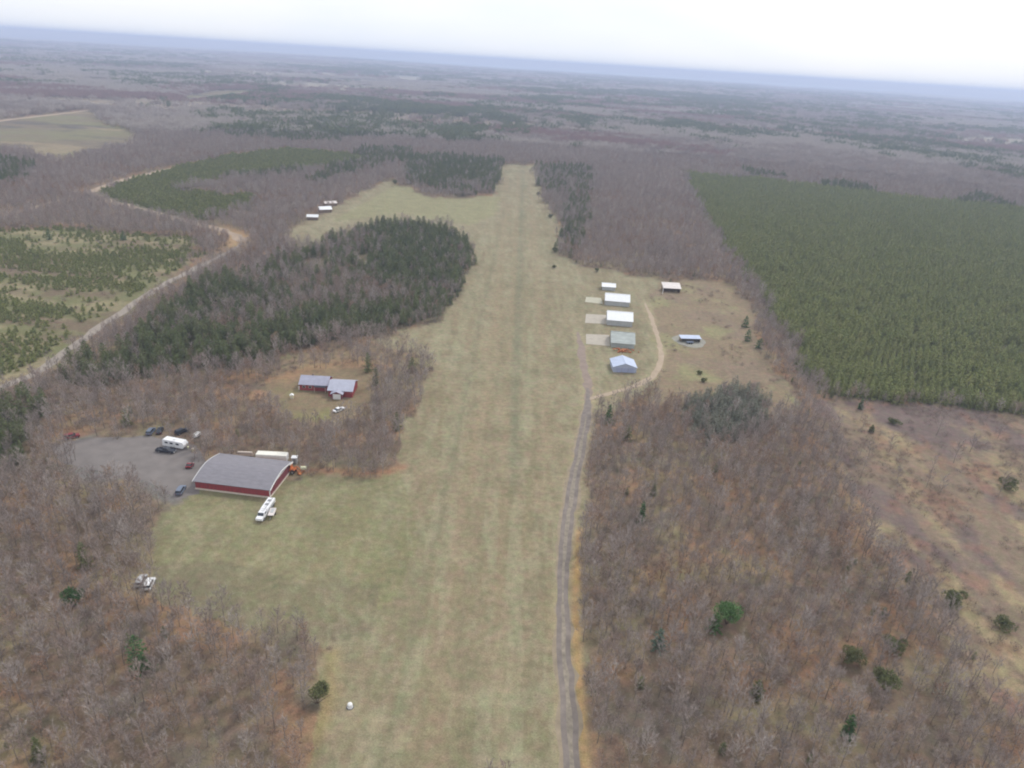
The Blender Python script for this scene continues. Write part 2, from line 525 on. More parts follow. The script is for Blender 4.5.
def clump(kind, seed):
    """a 14 m piece of distant wood: several coarse trees in one mesh"""
    random.seed(seed)
    j = MB()
    for i in range(11):
        x, y = random.uniform(-8, 8), random.uniform(-8, 8)
        h = random.uniform(8, 12) if kind == 'bare' else random.uniform(9, 14)
        r = random.uniform(2.2, 3.1) if kind == 'bare' else random.uniform(1.8, 2.4)
        j.tube([(x, y, -.3), (x, y, h * .85)], [.2, .05], 3, 1, cap=False)
        for q in range(95):
            if kind == 'bare':
                u = Vector((random.gauss(0, 1), random.gauss(0, 1), random.gauss(0, 1))).normalized() * (random.random() ** .4)
                p = Vector((x + u.x * r, y + u.y * r, h * .62 + u.z * h * .33))
                sliver(j, p, u + Vector((0, 0, .9)), random.uniform(.8, 1.6), random.uniform(.18, .34))
            else:
                f_ = random.random() ** 1.3
                a = random.uniform(0, 6.28); R = r * (1 - f_) ** .7 * random.uniform(.5, 1.1)
                p = Vector((x + math.cos(a) * R, y + math.sin(a) * R, h * (.2 + .78 * f_)))
                sliver(j, p, Vector((math.cos(a), math.sin(a), random.uniform(-.4, .8))), random.uniform(.8, 1.4), random.uniform(.5, .9))
    return j


# scatter collections: sources of instances, not linked to the scene
def source(name, objs):
    col = bpy.data.collections.new(name)
    for i, (nm, me) in enumerate(objs):
        o = bpy.data.objects.new('%s_%02d' % (nm, i), me)
        col.objects.link(o)
    return col


src_bare = source('source_bare_trees', [('bare_tree_source', p.jm) for p in bare + oaks])
src_pine = source('source_pines', [('pine_source', p.jm) for p in pines])
src_plant = source('source_plantation', [('plantation_pine_source', p.jm) for p in plants])
src_young = source('source_young_pines', [('young_pine_source', p.jm) for p in youngs])
src_grey = source('source_grey_pines', [('grey_pine_source', p.jm) for p in greyp])
src_shrub = source('source_shrubs', [('shrub_source', p.jm) for p in shrubs])
M['farpale'] = tree_mat('brightened_far_twigs', [(.45, .40, .36), (.50, .45, .40), (.41, .36, .33)])  # paler copy of the bare twigs; distance brightness put into the colour
M['maple'] = tree_mat('reddish_maple_twigs', [(.31, .205, .19), (.34, .225, .20), (.28, .195, .18)])
src_bclump = source('source_bare_clumps', [('bare_clump_source', clump('bare', 300 + i).mesh('bare_clump', [M[k_], M['bark']])) for i, k_ in enumerate(['twig', 'twig', 'twig', 'farpale', 'farpale', 'maple', 'maple'])])
src_pclump = source('source_pine_clumps', [('pine_clump_source', clump('pine', 310 + i).mesh('pine_clump', [M['pine'], M['pinebark']])) for i in range(4)])


def scatter(name, pts, col, n_src, sc, scz=None, label=None, cat=None, pick=None):
    """ONE object whose points each carry one copy from the source collection"""
    N = len(pts)
    if N == 0: return None
    me = bpy.data.meshes.new(name)
    me.vertices.add(N)
    me.vertices.foreach_set('co', np.asarray(pts, np.float32).ravel())
    rot = np.zeros((N, 3), np.float32); rot[:, 2] = RNG.uniform(0, 6.283, N)
    s3 = np.stack([sc, sc, sc if scz is None else scz], -1).astype(np.float32)
    pk = RNG.integers(0, n_src, N) if pick is None else pick
    a = me.attributes.new('turn', 'FLOAT_VECTOR', 'POINT'); a.data.foreach_set('vector', rot.ravel())
    a = me.attributes.new('size', 'FLOAT_VECTOR', 'POINT'); a.data.foreach_set('vector', s3.ravel())
    a = me.attributes.new('pick', 'INT', 'POINT'); a.data.foreach_set('value', pk.astype(np.int32))
    o = bpy.data.objects.new(name, me); C.objects.link(o)
    g = bpy.data.node_groups.new(name + '_nodes', 'GeometryNodeTree')
    g.interface.new_socket('Geometry', in_out='INPUT', socket_type='NodeSocketGeometry')
    g.interface.new_socket('Geometry', in_out='OUTPUT', socket_type='NodeSocketGeometry')
    n = g.nodes; l = g.links
    gi = n.new('NodeGroupInput'); go = n.new('NodeGroupOutput')
    ci = n.new('GeometryNodeCollectionInfo'); ci.inputs['Collection'].default_value = col
    ci.inputs['Separate Children'].default_value = True; ci.inputs['Reset Children'].default_value = True
    ip = n.new('GeometryNodeInstanceOnPoints'); ip.inputs['Pick Instance'].default_value = True
    def na(nm, ty):
        q = n.new('GeometryNodeInputNamedAttribute'); q.data_type = ty; q.inputs['Name'].default_value = nm
        return [s_ for s_ in q.outputs if s_.enabled and s_.name == 'Attribute'][0]
    l.new(gi.outputs[0], ip.inputs['Points']); l.new(ci.outputs[0], ip.inputs['Instance'])
    l.new(na('pick', 'INT'), ip.inputs['Instance Index'])
    l.new(na('turn', 'FLOAT_VECTOR'), ip.inputs['Rotation'])
    l.new(na('size', 'FLOAT_VECTOR'), ip.inputs['Scale'])
    l.new(ip.outputs[0], go.inputs[0])
    md = o.modifiers.new('scatter', 'NODES'); md.node_group = g
    return tag(o, label, cat, kind='stuff')


# ------------------------------------------------------------------ roads as lines
road_main = smooth_line(P((577, 830), (573, 768), (568, 700), (564, 640), (563, 590), (566, 540), (571, 500), (577, 465), (584, 430), (588, 402), (587.5, 388)))
road_apron = smooth_line(P((588, 402), (587, 378), (582, 352), (578, 332)))
road_loop = smooth_line(P((589, 399), (612, 393), (640, 384), (655, 373), (661, 355), (657, 335), (651, 317), (645, 303)))
road_left = smooth_line(P((-60, 410), (28, 376), (60, 356), (110, 320), (155, 290), (196, 268), (225, 254), (240, 244), (238, 237), (222, 230), (190, 222), (148, 211), (110, 201), (90, 192)), 6)
road_left_b = smooth_line(P((90, 192), (120, 181), (172, 168)), 8)
road_left_c = smooth_line(P((90, 192), (45, 204), (0, 217), (-60, 232)), 8)
road_far = smooth_line(P((-60, 131), (0, 121), (50, 115), (92, 110)), 20)
all_roads = [(road_main, 3.4), (road_apron, 2.5), (road_loop, 2.6), (road_left, 6.5), (road_left_b, 6.5), (road_left_c, 5.0), (road_far, 6)]
mow_dark = P((523, 170), (521, 230), (518, 300), (515, 400), (514, 480))
streak_a = P((508, 175), (500, 260), (490, 380), (462, 520), (430, 768))
streak_c = P((518, 175), (514, 280), (506, 400), (500, 560), (500, 768))
streak_d = P((512, 175), (478, 330), (440, 520), (410, 650), (380, 768))
streak_b = P((530, 175), (536, 260), (545, 360), (545, 500))

# ------------------------------------------------------------------ ground sheet
def build_ground():
    th = np.concatenate([np.linspace(-58, 58, 560), np.linspace(58, 302, 62)[1:-1]])
    th = np.radians(th)
    rad = np.concatenate([[12], np.exp(np.linspace(math.log(40), math.log(45000), 620))])
    T, R = np.meshgrid(th, rad)
    X = R * np.sin(T); Y = R * np.cos(T)
    Z = height(X, Y)
    nr, ntt = X.shape
    v = np.stack([X, Y, Z], -1).reshape(-1, 3)
    v = np.vstack([v, [[0, 0, 0]]])
    i = np.arange(nr - 1)[:, None]; j = np.arange(ntt)[None, :]; j2 = (j + 1) % ntt
    a = i * ntt + j; b = i * ntt + j2; c = (i + 1) * ntt + j2; d = (i + 1) * ntt + j
    q = np.stack([a, b, c, d], -1).reshape(-1, 4)[:, ::-1]
    me = bpy.data.meshes.new('ground')
    nq = len(q)
    tri = np.array([[k, nr * ntt, (k + 1) % ntt] for k in range(ntt)])[:, ::-1]
    me.vertices.add(len(v)); me.vertices.foreach_set('co', v.astype(np.float32).ravel())
    me.loops.add(nq * 4 + len(tri) * 3)
    me.loops.foreach_set('vertex_index', np.concatenate([q.ravel(), tri.ravel()]).astype(np.int32))
    me.polygons.add(nq + len(tri))
    me.polygons.foreach_set('loop_start', np.concatenate([np.arange(nq) * 4, nq * 4 + np.arange(len(tri)) * 3]).astype(np.int32))
    me.update(calc_edges=True)
    x, y = v[:, 0], v[:, 1]
    # the kind of cover, averaged over a few taps so that edges blend
    pal = {0: (.205, .148, .112), GRASS: (.248, .203, .138), PLANT: (.13, .12, .075), BRUSH: (.215, .16, .122), YOUNG: (.170, .160, .085), PINE: (.15, .125, .085),
           FIELD: (.185, .145, .105), YARD: (.17, .155, .155), DRY: (.235, .178, .125), FARPLANT: (.15, .14, .085), GREYPINE: (.20, .165, .13), LAWN: (.22, .165, .11), SPARSE: (.26, .19, .13)}
    col = np.zeros((len(v), 3))
    dd = np.minimum(1.0 + np.hypot(x, y) * .003, 10)
    taps = [(0, 0), (1, 0), (-1, 0), (0, 1), (0, -1)]
    cls = None
    for tx, ty in taps:
        c = classify(x + tx * dd, y + ty * dd)
        if cls is None: cls = c
        for k, cc in pal.items():
            col[c == k] += np.array(cc) / len(taps)
    def mixm(w, cc):
        nonlocal col
        w = np.clip(w, 0, 1)[:, None]
        col = col * (1 - w) + np.array(cc) * w
    isf = (cls == 0)
    lit = fbm(x, y, 14, 4, 3)
    mixm(isf * np.clip((lit - .51) * 5, 0, .6), (.31, .18, .11))          # rusty oak litter
    mixm(isf * np.clip((fbm(x, y, 17, 4, 8) - .55) * 5, 0, .6), (.27, .225, .14))  # tan grass under trees
    mixm(isf * np.clip((fbm(x, y, 9, 3, 9) - .58) * 5, 0, .6), (.14, .12, .105))
    g = (cls == GRASS).astype(float)
    g1 = fbm(x, y, 30, 4, 12); g2 = fbm(x, y, 7, 3, 13); g3 = fbm(x * 1.0, y * .18, 6, 3, 14)
    mixm(g * np.clip((g1 - .48) * 4, 0, .5), (.208, .184, .116))               # greener
    mixm(g * np.clip((g2 - .55) * 4, 0, .4), (.32, .29, .205))                # pale dead thatch
    mixm(g * np.clip((g3 - .47) * 5, 0, .65), (.222, .180, .118))
    mixm(g * np.clip((fbm(x * 1.3, y * .10, 3.2, 2, 16) - .52) * 5, 0, .5), (.29, .262, .18))                 # mown streaks along the strip
    mixm(g * np.clip((fbm(x, y, 16, 3, 15) - .57) * 5, 0, .5), (.265, .212, .145))
    lawn = inside(x, y, P((140, 600), (150, 520), (205, 486), (400, 470), (420, 540), (395, 600), (345, 625)))
    mixm(g * lawn * (.35 + .5 * fbm(x, y, 14, 3, 19)), (.205, .190, .106))
    low = inside(x, y, P((120, 622), (142, 566), (220, 560), (300, 580), (380, 585), (372, 630), (340, 640)))
    mixm(g * low * (.25 + .7 * fbm(x, y, 9, 3, 36)), (.168, .142, .098))
    mixm(g * np.clip((fbm(x, y * .35, 1.8, 2, 37) - .60) * 6, 0, .28), (.30, .27, .19))
    mixm(g * np.clip((fbm(x, y * .35, 2.2, 2, 38) - .60) * 6, 0, .35), (.17, .155, .10))
    fld = inside(x, y, P((330, 222), (400, 183), (500, 197), (495, 215), (470, 225), (400, 213)))
    mixm(g * fld * .7, (.25, .232, .135))
    ed = fbm(x, y, 10, 3, 44)
    mixm(g * np.exp(-(dist_line(x, y, P((300, 768), (316, 735), (330, 690), (332, 655))) / 2.0) ** 2) * (.6 * ed + .1), (.31, .225, .095))
    for ln, wd, cc, st in ((mow_dark, 2.2, (.165, .160, .11), .6), (streak_a, 3.0, (.27, .205, .14), .55), (streak_b, 2.0, (.28, .215, .15), .5), (streak_c, 1.6, (.27, .205, .14), .45), (streak_d, 1.2, (.17, .165, .11), .4)):
        mixm(g * np.exp(-(dist_line(x, y, ln) / wd) ** 2) * st * (.4 + .9 * fbm(x, y, 25, 3, 20)), cc)
    for ln, wd in all_roads[:3]:
        dl = dist_line(x, y, [tuple(q) for q in ln])
        mixm(np.exp(-((dl - wd * .5) / (1.6)) ** 2) * .6 * (.4 + fbm(x, y, 6, 3, 21)), (.33, .275, .18))
    right_verge = dist_line(x, y, P((590, 800), (585, 768), (580, 700), (576, 640), (576, 580), (580, 530)))
    mixm(np.exp(-(right_verge / 1.2) ** 2) * (.3 + .8 * fbm(x, y, 9, 3, 23)), (.42, .27, .13))
    d_ = ((cls == DRY) | (cls == SPARSE)).astype(float)
    mixm(d_ * np.clip((fbm(x, y, 14, 4, 24) - .48) * 5, 0, .75), (.215, .16, .125))
    mixm(d_ * np.clip((fbm(x, y, 20, 4, 25) - .54) * 5, 0, .6), (.27, .26, .14))
    b_ = (cls == BRUSH).astype(float)
    q0 = np.array(gnd(850, 440)); q1 = np.array(gnd(1010, 590)); dq = (q1 - q0) / np.linalg.norm(q1 - q0)
    w_ = x * dq[0] + y * dq[1]; u = -x * dq[1] + y * dq[0]
    mixm(b_ * np.clip((fbm(w_ * .28, u, 9, 4, 26) - .50) * 9, 0, .92), (.29, .225, .145))
    mixm(b_ * np.clip((fbm(w_ * .4, u, 13, 4, 27) - .50) * 8, 0, .9), (.155, .115, .112))
    mixm(b_ * np.clip((fbm(x, y, 8, 4, 28) - .6) * 6, 0, .6), (.24, .135, .10))
    y_ = (cls == YOUNG).astype(float)
    mixm(y_ * np.clip((fbm(x * .45, y, 9, 4, 30) - .46) * 6, 0, .7), (.29, .235, .155))
    mixm(y_ * np.clip((fbm(x * .45, y, 14, 4, 31) - .52) * 6, 0, .85), (.165, .12, .09))
    fi = (cls == FIELD).astype(float)
    mixm(fi * np.clip((fbm(x * .5, y, 60, 4, 32) - .47) * 5, 0, .85), (.19, .175, .10))
    mixm(fi * np.clip((fbm(x * .5, y, 45, 4, 34) - .53) * 7, 0, .9), (.105, .088, .082))
    mixm(fi * np.clip((fbm(x * .5, y, 38, 3, 35) - .58) * 7, 0, .8), (.27, .21, .14))
    lf = (cls == LAWN).astype(float)
    mixm(lf * np.clip((fbm(x, y, 12, 3, 33) - .45) * 4, 0, .6) * inside(x, y, P((262, 420), (265, 385), (330, 385), (330, 420))), (.21, .205, .09))
    # rusty earth round the house clearing and at the bend of the forest road
    mixm(np.exp(-(dist_line(x, y, P((285, 378), (310, 368), (350, 363), (385, 367))) / 4.0) ** 2) * .8, (.33, .20, .125))
    mixm(np.exp(-(dist_line(x, y, P((240, 246), (241, 238), (225, 230))) / 9.0) ** 2) * .8, (.42, .28, .16))
    mixm(np.exp(-(dist_line(x, y, P((300, 470), (380, 473), (402, 467))) / 1.8) ** 2) * .7, (.33, .165, .11))
    # distant patchwork
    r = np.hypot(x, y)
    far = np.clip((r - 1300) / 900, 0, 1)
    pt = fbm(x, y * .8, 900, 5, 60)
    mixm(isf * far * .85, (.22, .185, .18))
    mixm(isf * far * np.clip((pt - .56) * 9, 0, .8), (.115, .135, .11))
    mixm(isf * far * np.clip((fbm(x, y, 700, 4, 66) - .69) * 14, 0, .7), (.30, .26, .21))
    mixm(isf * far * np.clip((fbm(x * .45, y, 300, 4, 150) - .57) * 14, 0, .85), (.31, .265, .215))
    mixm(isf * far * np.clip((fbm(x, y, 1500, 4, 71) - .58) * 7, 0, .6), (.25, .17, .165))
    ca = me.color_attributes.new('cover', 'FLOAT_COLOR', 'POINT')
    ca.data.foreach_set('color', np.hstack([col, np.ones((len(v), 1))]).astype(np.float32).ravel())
    me.polygons.foreach_set('use_smooth', np.ones(len(me.polygons), bool))
    m, n, l, bs = nt_mat('ground_cover')
    bs.inputs['Roughness'].default_value = .95; bs.inputs['Specular IOR Level'].default_value = .1
    at = n.new('ShaderNodeVertexColor'); at.layer_name = 'cover'
    tc = n.new('ShaderNodeTexCoord')
    val = None
    for sc, lo, hi in ((.09, .88, 1.12), (.55, .80, 1.20), (2.6, .78, 1.22)):
        no = n.new('ShaderNodeTexNoise'); no.inputs['Scale'].default_value = sc; no.inputs['Detail'].default_value = 5; no.inputs['Roughness'].default_value = .65
        l.new(tc.outputs['Object'], no.inputs['Vector'])
        mr = n.new('ShaderNodeMapRange'); mr.inputs['From Min'].default_value = .3; mr.inputs['From Max'].default_value = .7
        mr.inputs['To Min'].default_value = lo; mr.inputs['To Max'].default_value = hi
        l.new(no.outputs['Fac'], mr.inputs['Value'])
        if val is None: val = mr.outputs[0]
        else:
            mu = n.new('ShaderNodeMath'); mu.operation = 'MULTIPLY'; l.new(val, mu.inputs[0]); l.new(mr.outputs[0], mu.inputs[1]); val = mu.outputs[0]
    hs = n.new('ShaderNodeTexNoise'); hs.inputs['Scale'].default_value = .35; hs.inputs['Detail'].default_value = 6
    l.new(tc.outputs['Object'], hs.inputs['Vector'])
    mx = n.new('ShaderNodeMix'); mx.data_type = 'RGBA'; mx.blend_type = 'MULTIPLY'; mx.inputs['Factor'].default_value = .35
    rp = n.new('ShaderNodeValToRGB')
    rp.color_ramp.elements[0].position = .35; rp.color_ramp.elements[0].color = (.72, 1, .62, 1)
    rp.color_ramp.elements[1].position = .65; rp.color_ramp.elements[1].color = (1, .86, .8, 1)
    l.new(hs.outputs['Fac'], rp.inputs[0])
    l.new(at.outputs['Color'], mx.inputs[6]); l.new(rp.outputs[0], mx.inputs[7])
    vm = n.new('ShaderNodeVectorMath'); vm.operation = 'SCALE'
    l.new(mx.outputs[2], vm.inputs[0]); l.new(val, vm.inputs['Scale'])
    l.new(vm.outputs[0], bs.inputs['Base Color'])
    bp = n.new('ShaderNodeBump'); bp.inputs['Strength'].default_value = .5; bp.inputs['Distance'].default_value = .25
    l.new(no.outputs['Fac'], bp.inputs['Height']); l.new(bp.outputs[0], bs.inputs['Normal'])
    me.materials.append(m)
    o = bpy.data.objects.new('ground', me); C.objects.link(o)
    tag(o, kind='structure')


build_ground()


def ribbon(name, line, width, z, m, wob=.12):
    mb = MB()
    L = len(line); vs = []
    K = 4
    for i, p in enumerate(line):
        d = line[min(i + 1, L - 1)] - line[max(i - 1, 0)]
        d = d / np.linalg.norm(d); nrm = np.array([-d[1], d[0]])
        for k in range(K + 1):
            off = (k / K - .5) * width * min(1, .35 + (L - 1 - i) * .09)
            if k in (0, K): off *= 1 + wob * (2 * float(vnoise(np.array([p[0]]), np.array([p[1]]), 4.0, 90 + k)[0]) - 1) * 2
            q = p + nrm * off
            vs.append((q[0], q[1], z + (.0 if k in (0, K) else .012)))
    fs = []
    for i in range(L - 1):
        for k in range(K):
            a = i * (K + 1) + k
            fs.append((a, a + 1, a + K + 2, a + K + 1)[::-1])
    mb.add(vs, fs)
    return tag(mb.build(name, m), kind='structure')


ribbon('gravel_road', road_main, 3.2, .030, M['gravel'])
ribbon('gravel_road_verge', [p for p in road_main], 4.1, .016, mat('gravelly_verge', (.27, .22, .155), .95, 0, .2, .5), .3)
ribbon('road_middle_strip', road_main[:-8], .9, .052, mat('road_crown_gravel', (.25, .215, .17), .95, 0, .3, .8), .4)
ribbon('apron_track', road_apron, 3.4, .010, mat('pinkish_worn_track', (.25, .195, .16), .95, 0, .15, .3), .3)
ribbon('dirt_track', road_loop, 2.5, .026, M['track'], .25)
ribbon('forest_road', road_left[:int(len(road_left) * .55)], 4.0, .024, M['lane'], .3)
ribbon('forest_road_bend', road_left[int(len(road_left) * .55) - 1:], 7.0, .028, M['sandroad'], .3)
ribbon('forest_road_branch', road_left_b, 7.5, .030, M['sandroad'], .2)
ribbon('forest_road_branch', road_left_c, 4.0, .032, M['sandroad'], .2)
ribbon('far_field_road', road_far, 11, .05, M['sandroad'], .2)


def sheet(name, poly, z, m, jit=0, fine=2.0):
    """flat outline with a slightly ragged edge"""
    pts = []
    for i in range(len(poly)):
        a = np.array(poly[i]); b = np.array(poly[(i + 1) % len(poly)])
        k = max(1, int(np.linalg.norm(b - a) / fine))
        for q in range(k):
            p = a + (b - a) * q / k
            if jit: p = p + RNG.uniform(-jit, jit, 2)
            pts.append((p[0], p[1], z))
    mb = MB(); mb.add(pts, [tuple(range(len(pts)))])
    return tag(mb.build(name, m), kind='structure')


sheet('gravel_yard', P((52, 446), (90, 438), (150, 436), (196, 446), (207, 461), (198, 494), (176, 500), (160, 486), (130, 476), (90, 470), (60, 462)), .020, M['yard'], .5)
sheet('concrete_apron', P((585, 302), (586, 297), (601, 298), (603, 304)), .05, M['paleconcrete'], .06)
sheet('concrete_apron', P((585, 323), (586, 314), (606, 315), (607, 324)), .05, M['concrete'], .06)
sheet('concrete_apron', P((586, 344), (586, 334), (609, 335), (610, 346)), .05, M['concrete'], .06)
a0 = np.array(gnd(690, 342))
sheet('gravel_pad', [(a0[0] + math.cos(t) * 8 * (1 + .1 * math.sin(3 * t)), a0[1] + 1 + math.sin(t) * 8.5) for t in np.linspace(0, 6.28, 28)[:-1]], .020, mat('pad_gravel', (.27, .26, .22), .95, 0, .15, .3), .3)

# lake beyond the far woods
def build_lake():
    azs = np.radians(np.linspace(-13, 25.5, 60)); mb = MB(); vs = []
    for a in azs:
        e = abs((math.degrees(a) - 6) / 19.5) ** 4
        r0 = 10200 + 2400 * e + 400 * math.sin(a * 31) + 250 * math.sin(a * 73); r1 = 16200 - 1500 * e
        for r in (r0, r1): vs.append((r * math.sin(a), r * math.cos(a), 12))
    mb.add(vs, [(2 * i, 2 * i + 1, 2 * i + 3, 2 * i + 2)[::-1] for i in range(len(azs) - 1)])
    m, n, l, b = nt_mat('lake_water')
    b.inputs['Base Color'].default_value = (.05, .09, .13, 1); b.inputs['Roughness'].default_value = .25
    tc = n.new('ShaderNodeTexCoord'); no = n.new('ShaderNodeTexNoise'); no.inputs['Scale'].default_value = .02; no.inputs['Detail'].default_value = 4
    l.new(tc.outputs['Object'], no.inputs['Vector'])
    bp = n.new('ShaderNodeBump'); bp.inputs['Strength'].default_value = .3; l.new(no.outputs['Fac'], bp.inputs['Height']); l.new(bp.outputs[0], b.inputs['Normal'])
    tag(mb.build('lake', m), kind='structure')


build_lake()

# ------------------------------------------------------------------ buildings
keep_out = []      # discs where no tree may stand


def frame(p0, p1):
    """front base corners seen in the photo -> centre of the front, width, heading"""
    a = np.array(gnd(*p0)); b = np.array(gnd(*p1))
    c = (a + b) / 2; w = float(np.linalg.norm(b - a)); rz = math.atan2(b[1] - a[1], b[0] - a[0])
    return c, w, rz


def gable(name, label, p0, p1, depth, eave, rise, roofm, wallm, ridge='x', over=.35, group=None, cat='hangar', door_side=None, door=(6, 3.2), doorm=None, windows=(), trimm=None, gablem=None, arch=False, rw=None):
    c, w, rz = frame(p0, p1)
    if rw: w = rw
    keep_out.append((c[0] - math.sin(rz) * depth / 2, c[1] + math.cos(rz) * depth / 2, max(w, depth) * .5 + 3))
    t = thing(name, label, cat, (c[0], c[1], 0), rz, group)
    # walls with their gables
    hw, D = w / 2, depth
    if ridge == 'x':
        N = 10 if arch else 2
        prof = []
        for k in range(N + 1):
            s_ = k / N
            z = eave + (rise * (1 - abs(2 * s_ - 1) ** 1.55) if arch else rise * (1 - abs(2 * s_ - 1)))
            prof.append((s_ * D, z))
        wm = MB()
        for sx in (-hw, hw):
            vs = [(sx, 0, -.1), (sx, D, -.1)] + [(sx, q[0], q[1]) for q in prof[::-1]]
            wm.add(vs, [tuple(range(len(vs))) if sx < 0 else tuple(range(len(vs)))[::-1]], 1 if gablem else 0)
        wm.add([(-hw, 0, -.1), (hw, 0, -.1), (hw, 0, eave), (-hw, 0, eave)], [(0, 1, 2, 3)])
        wm.add([(-hw, D, -.1), (hw, D, -.1), (hw, D, eave), (-hw, D, eave)], [(3, 2, 1, 0)])
        wm.build('wall', [wallm, gablem or wallm], t)
        rm = MB()
        P0 = [(q[0], q[1] + .03) for q in prof]
        sl = (prof[1][1] - prof[0][1]) / (prof[1][0] - prof[0][0])
        P0[0] = (-over, prof[0][1] + .03 - over * min(sl, .8)); P0[-1] = (D + over, P0[0][1])
        vs = []
        for sx in (-hw - over, hw + over):
            vs += [(sx, a, b) for a, b in P0] + [(sx, a, b + .16) for a, b in P0]
        n1 = len(P0); S = 2 * n1
        fs = []
        for k in range(n1 - 1):
            fs += [(n1 + k, S + n1 + k, S + n1 + k + 1, n1 + k + 1), (k + 1, S + k + 1, S + k, k), (k, n1 + k, n1 + k + 1, k + 1), (S + k + 1, S + n1 + k + 1, S + n1 + k, S + k)]
        fs += [(0, S, S + n1, n1), (n1 - 1, 2 * n1 - 1, S + 2 * n1 - 1, S + n1 - 1)]
        rm.add(vs, fs)
        rf = rm.build('roof', roofm, t)
        if trimm:
            for sx in (-1, 1):
                tm = MB()
                xx = sx * (hw + over + .06)
                for k in range(n1 - 1):
                    a, b = P0[k], P0[k + 1]
                    vs2 = [(xx - .06, a[0], a[1] - .12), (xx + .06, a[0], a[1] - .12), (xx + .06, a[0], a[1] + .22), (xx - .06, a[0], a[1] + .22),
                           (xx - .06, b[0], b[1] - .12), (xx + .06, b[0], b[1] - .12), (xx + .06, b[0], b[1] + .22), (xx - .06, b[0], b[1] + .22)]
                    tm.add(vs2, [(0, 1, 5, 4), (1, 2, 6, 5), (2, 3, 7, 6), (3, 0, 4, 7)])
                tm.build('rake_trim', trimm, rf)
        else:
            MB().box((0, D / 2, eave + rise + .24), (w + 2 * over - .05, .35, .07)).build('ridge_cap', roofm, rf)
    else:
        wm = MB()
        for yy, fl in ((0, 0), (D, 1)):
            f = (0, 1, 2, 3, 4)
            wm.add([(-hw, yy, -.1), (hw, yy, -.1), (hw, yy, eave), (0, yy, eave + rise), (-hw, yy, eave)], [f if not fl else f[::-1]])
        for sx in (-hw, hw):
            f = (0, 1, 2, 3)
            wm.add([(sx, 0, -.1), (sx, D, -.1), (sx, D, eave), (sx, 0, eave)], [f if sx > 0 else f[::-1]])
        wm.build('wall', wallm, t)
        rm = MB()
        s_ = rise / hw
        pr = [(-hw - over, eave - over * s_ + .03), (0, eave + rise + .03), (hw + over, eave - over * s_ + .03), (hw + over, eave - over * s_ + .19), (0, eave + rise + .19), (-hw - over, eave - over * s_ + .19)]
        vs = [(a, -over, b) for a, b in pr] + [(a, D + over, b) for a, b in pr]
        fs = [(0, 1, 4, 5), (1, 2, 3, 4), (11, 10, 7, 6), (10, 9, 8, 7)]
        for k in range(6):
            q = (k + 1) % 6; fs.append((k + 6, q + 6, q, k))
        rm.add(vs, fs)
        rf = rm.build('roof', roofm, t)
        MB().box((0, D / 2, eave + rise + .22), (.35, D + 2 * over - .05, .07)).build('ridge_cap', roofm, rf)
    dm = doorm or M['grey_metal']
    if door_side == 'left':
        d = MB().box((-hw - .04, D / 2, door[1] / 2), (.08, min(door[0], D * .86), door[1]), bev=.02).build('hangar_door', dm, t)
        for k in range(3): MB().box((-hw - .10, D / 2 + (k - 1) * D * .22, door[1] / 2), (.05, .10, door[1] - .1)).build('door_rail', M['steel'], d)
    if door_side == 'front':
        d = MB().box((0, -.04, door[1] / 2), (min(door[0], w * .86), .08, door[1]), bev=.02).build('hangar_door', dm, t)
        for k in range(2): MB().box(((k - .5) * w * .28, -.10, door[1] / 2), (.10, .05, door[1] - .1)).build('door_rail', M['steel'], d)
    if door_side == 'right':
        d = MB().box((hw + .04, D / 2, door[1] / 2), (.08, min(door[0], D * .8), door[1]), bev=.02).build('hangar_door', dm, t)
    for (wx, wz, ww, wh) in windows:
        f = MB().box((wx, -.03, wz), (ww + .16, .06, wh + .16)).build('window', M['white_paint'], t)
        MB().box((wx, -.075, wz), (ww, .03, wh)).build('pane', M['glass'], f)
    return t


HG = None
gable('airplane_hangar', 'small white shed standing farthest back in the row beside the grass strip', (602, 290), (615, 291), 6.0, 2.2, 1.3, M['white_roof'], M['grey_metal'], door_side='left', door=(4, 2.2), cat='hangar')
gable('airplane_hangar', 'white-roofed hangar just in front of the small white shed, with a pale apron', (605, 305), (629, 307), 9.5, 2.7, 2.7, M['white_roof'], M['grey_metal'], door_side='left', door=(8, 2.5))
gable('airplane_hangar', 'white-roofed hangar between its white-roofed neighbour and the grey-green roof', (607, 325), (632, 327), 11, 2.9, 2.9, M['white_roof'], M['grey_metal'], door_side='left', door=(9, 2.6))
gable('airplane_hangar', 'hangar with weathered grey-green roof and rusty heap against its near wall', (611, 347), (634, 349), 14.5, 2.3, 2.9, M['greengrey_roof'], M['greengrey_roof'], door_side='left', door=(9, 2.1))
gable('airplane_hangar', 'pale blue hangar with its gable facing the gravel road, nearest in the row', (613, 372), (636, 373), 9.0, 2.4, 1.7, M['blue_roof'], mat('pale_blue_siding', (.42, .46, .58), .6, 0, .1, 1), ridge='y', door_side='front', door=(7.5, 2.15), doorm=mat('blue_grey_door', (.36, .40, .56), .5, 0, .06, 1))

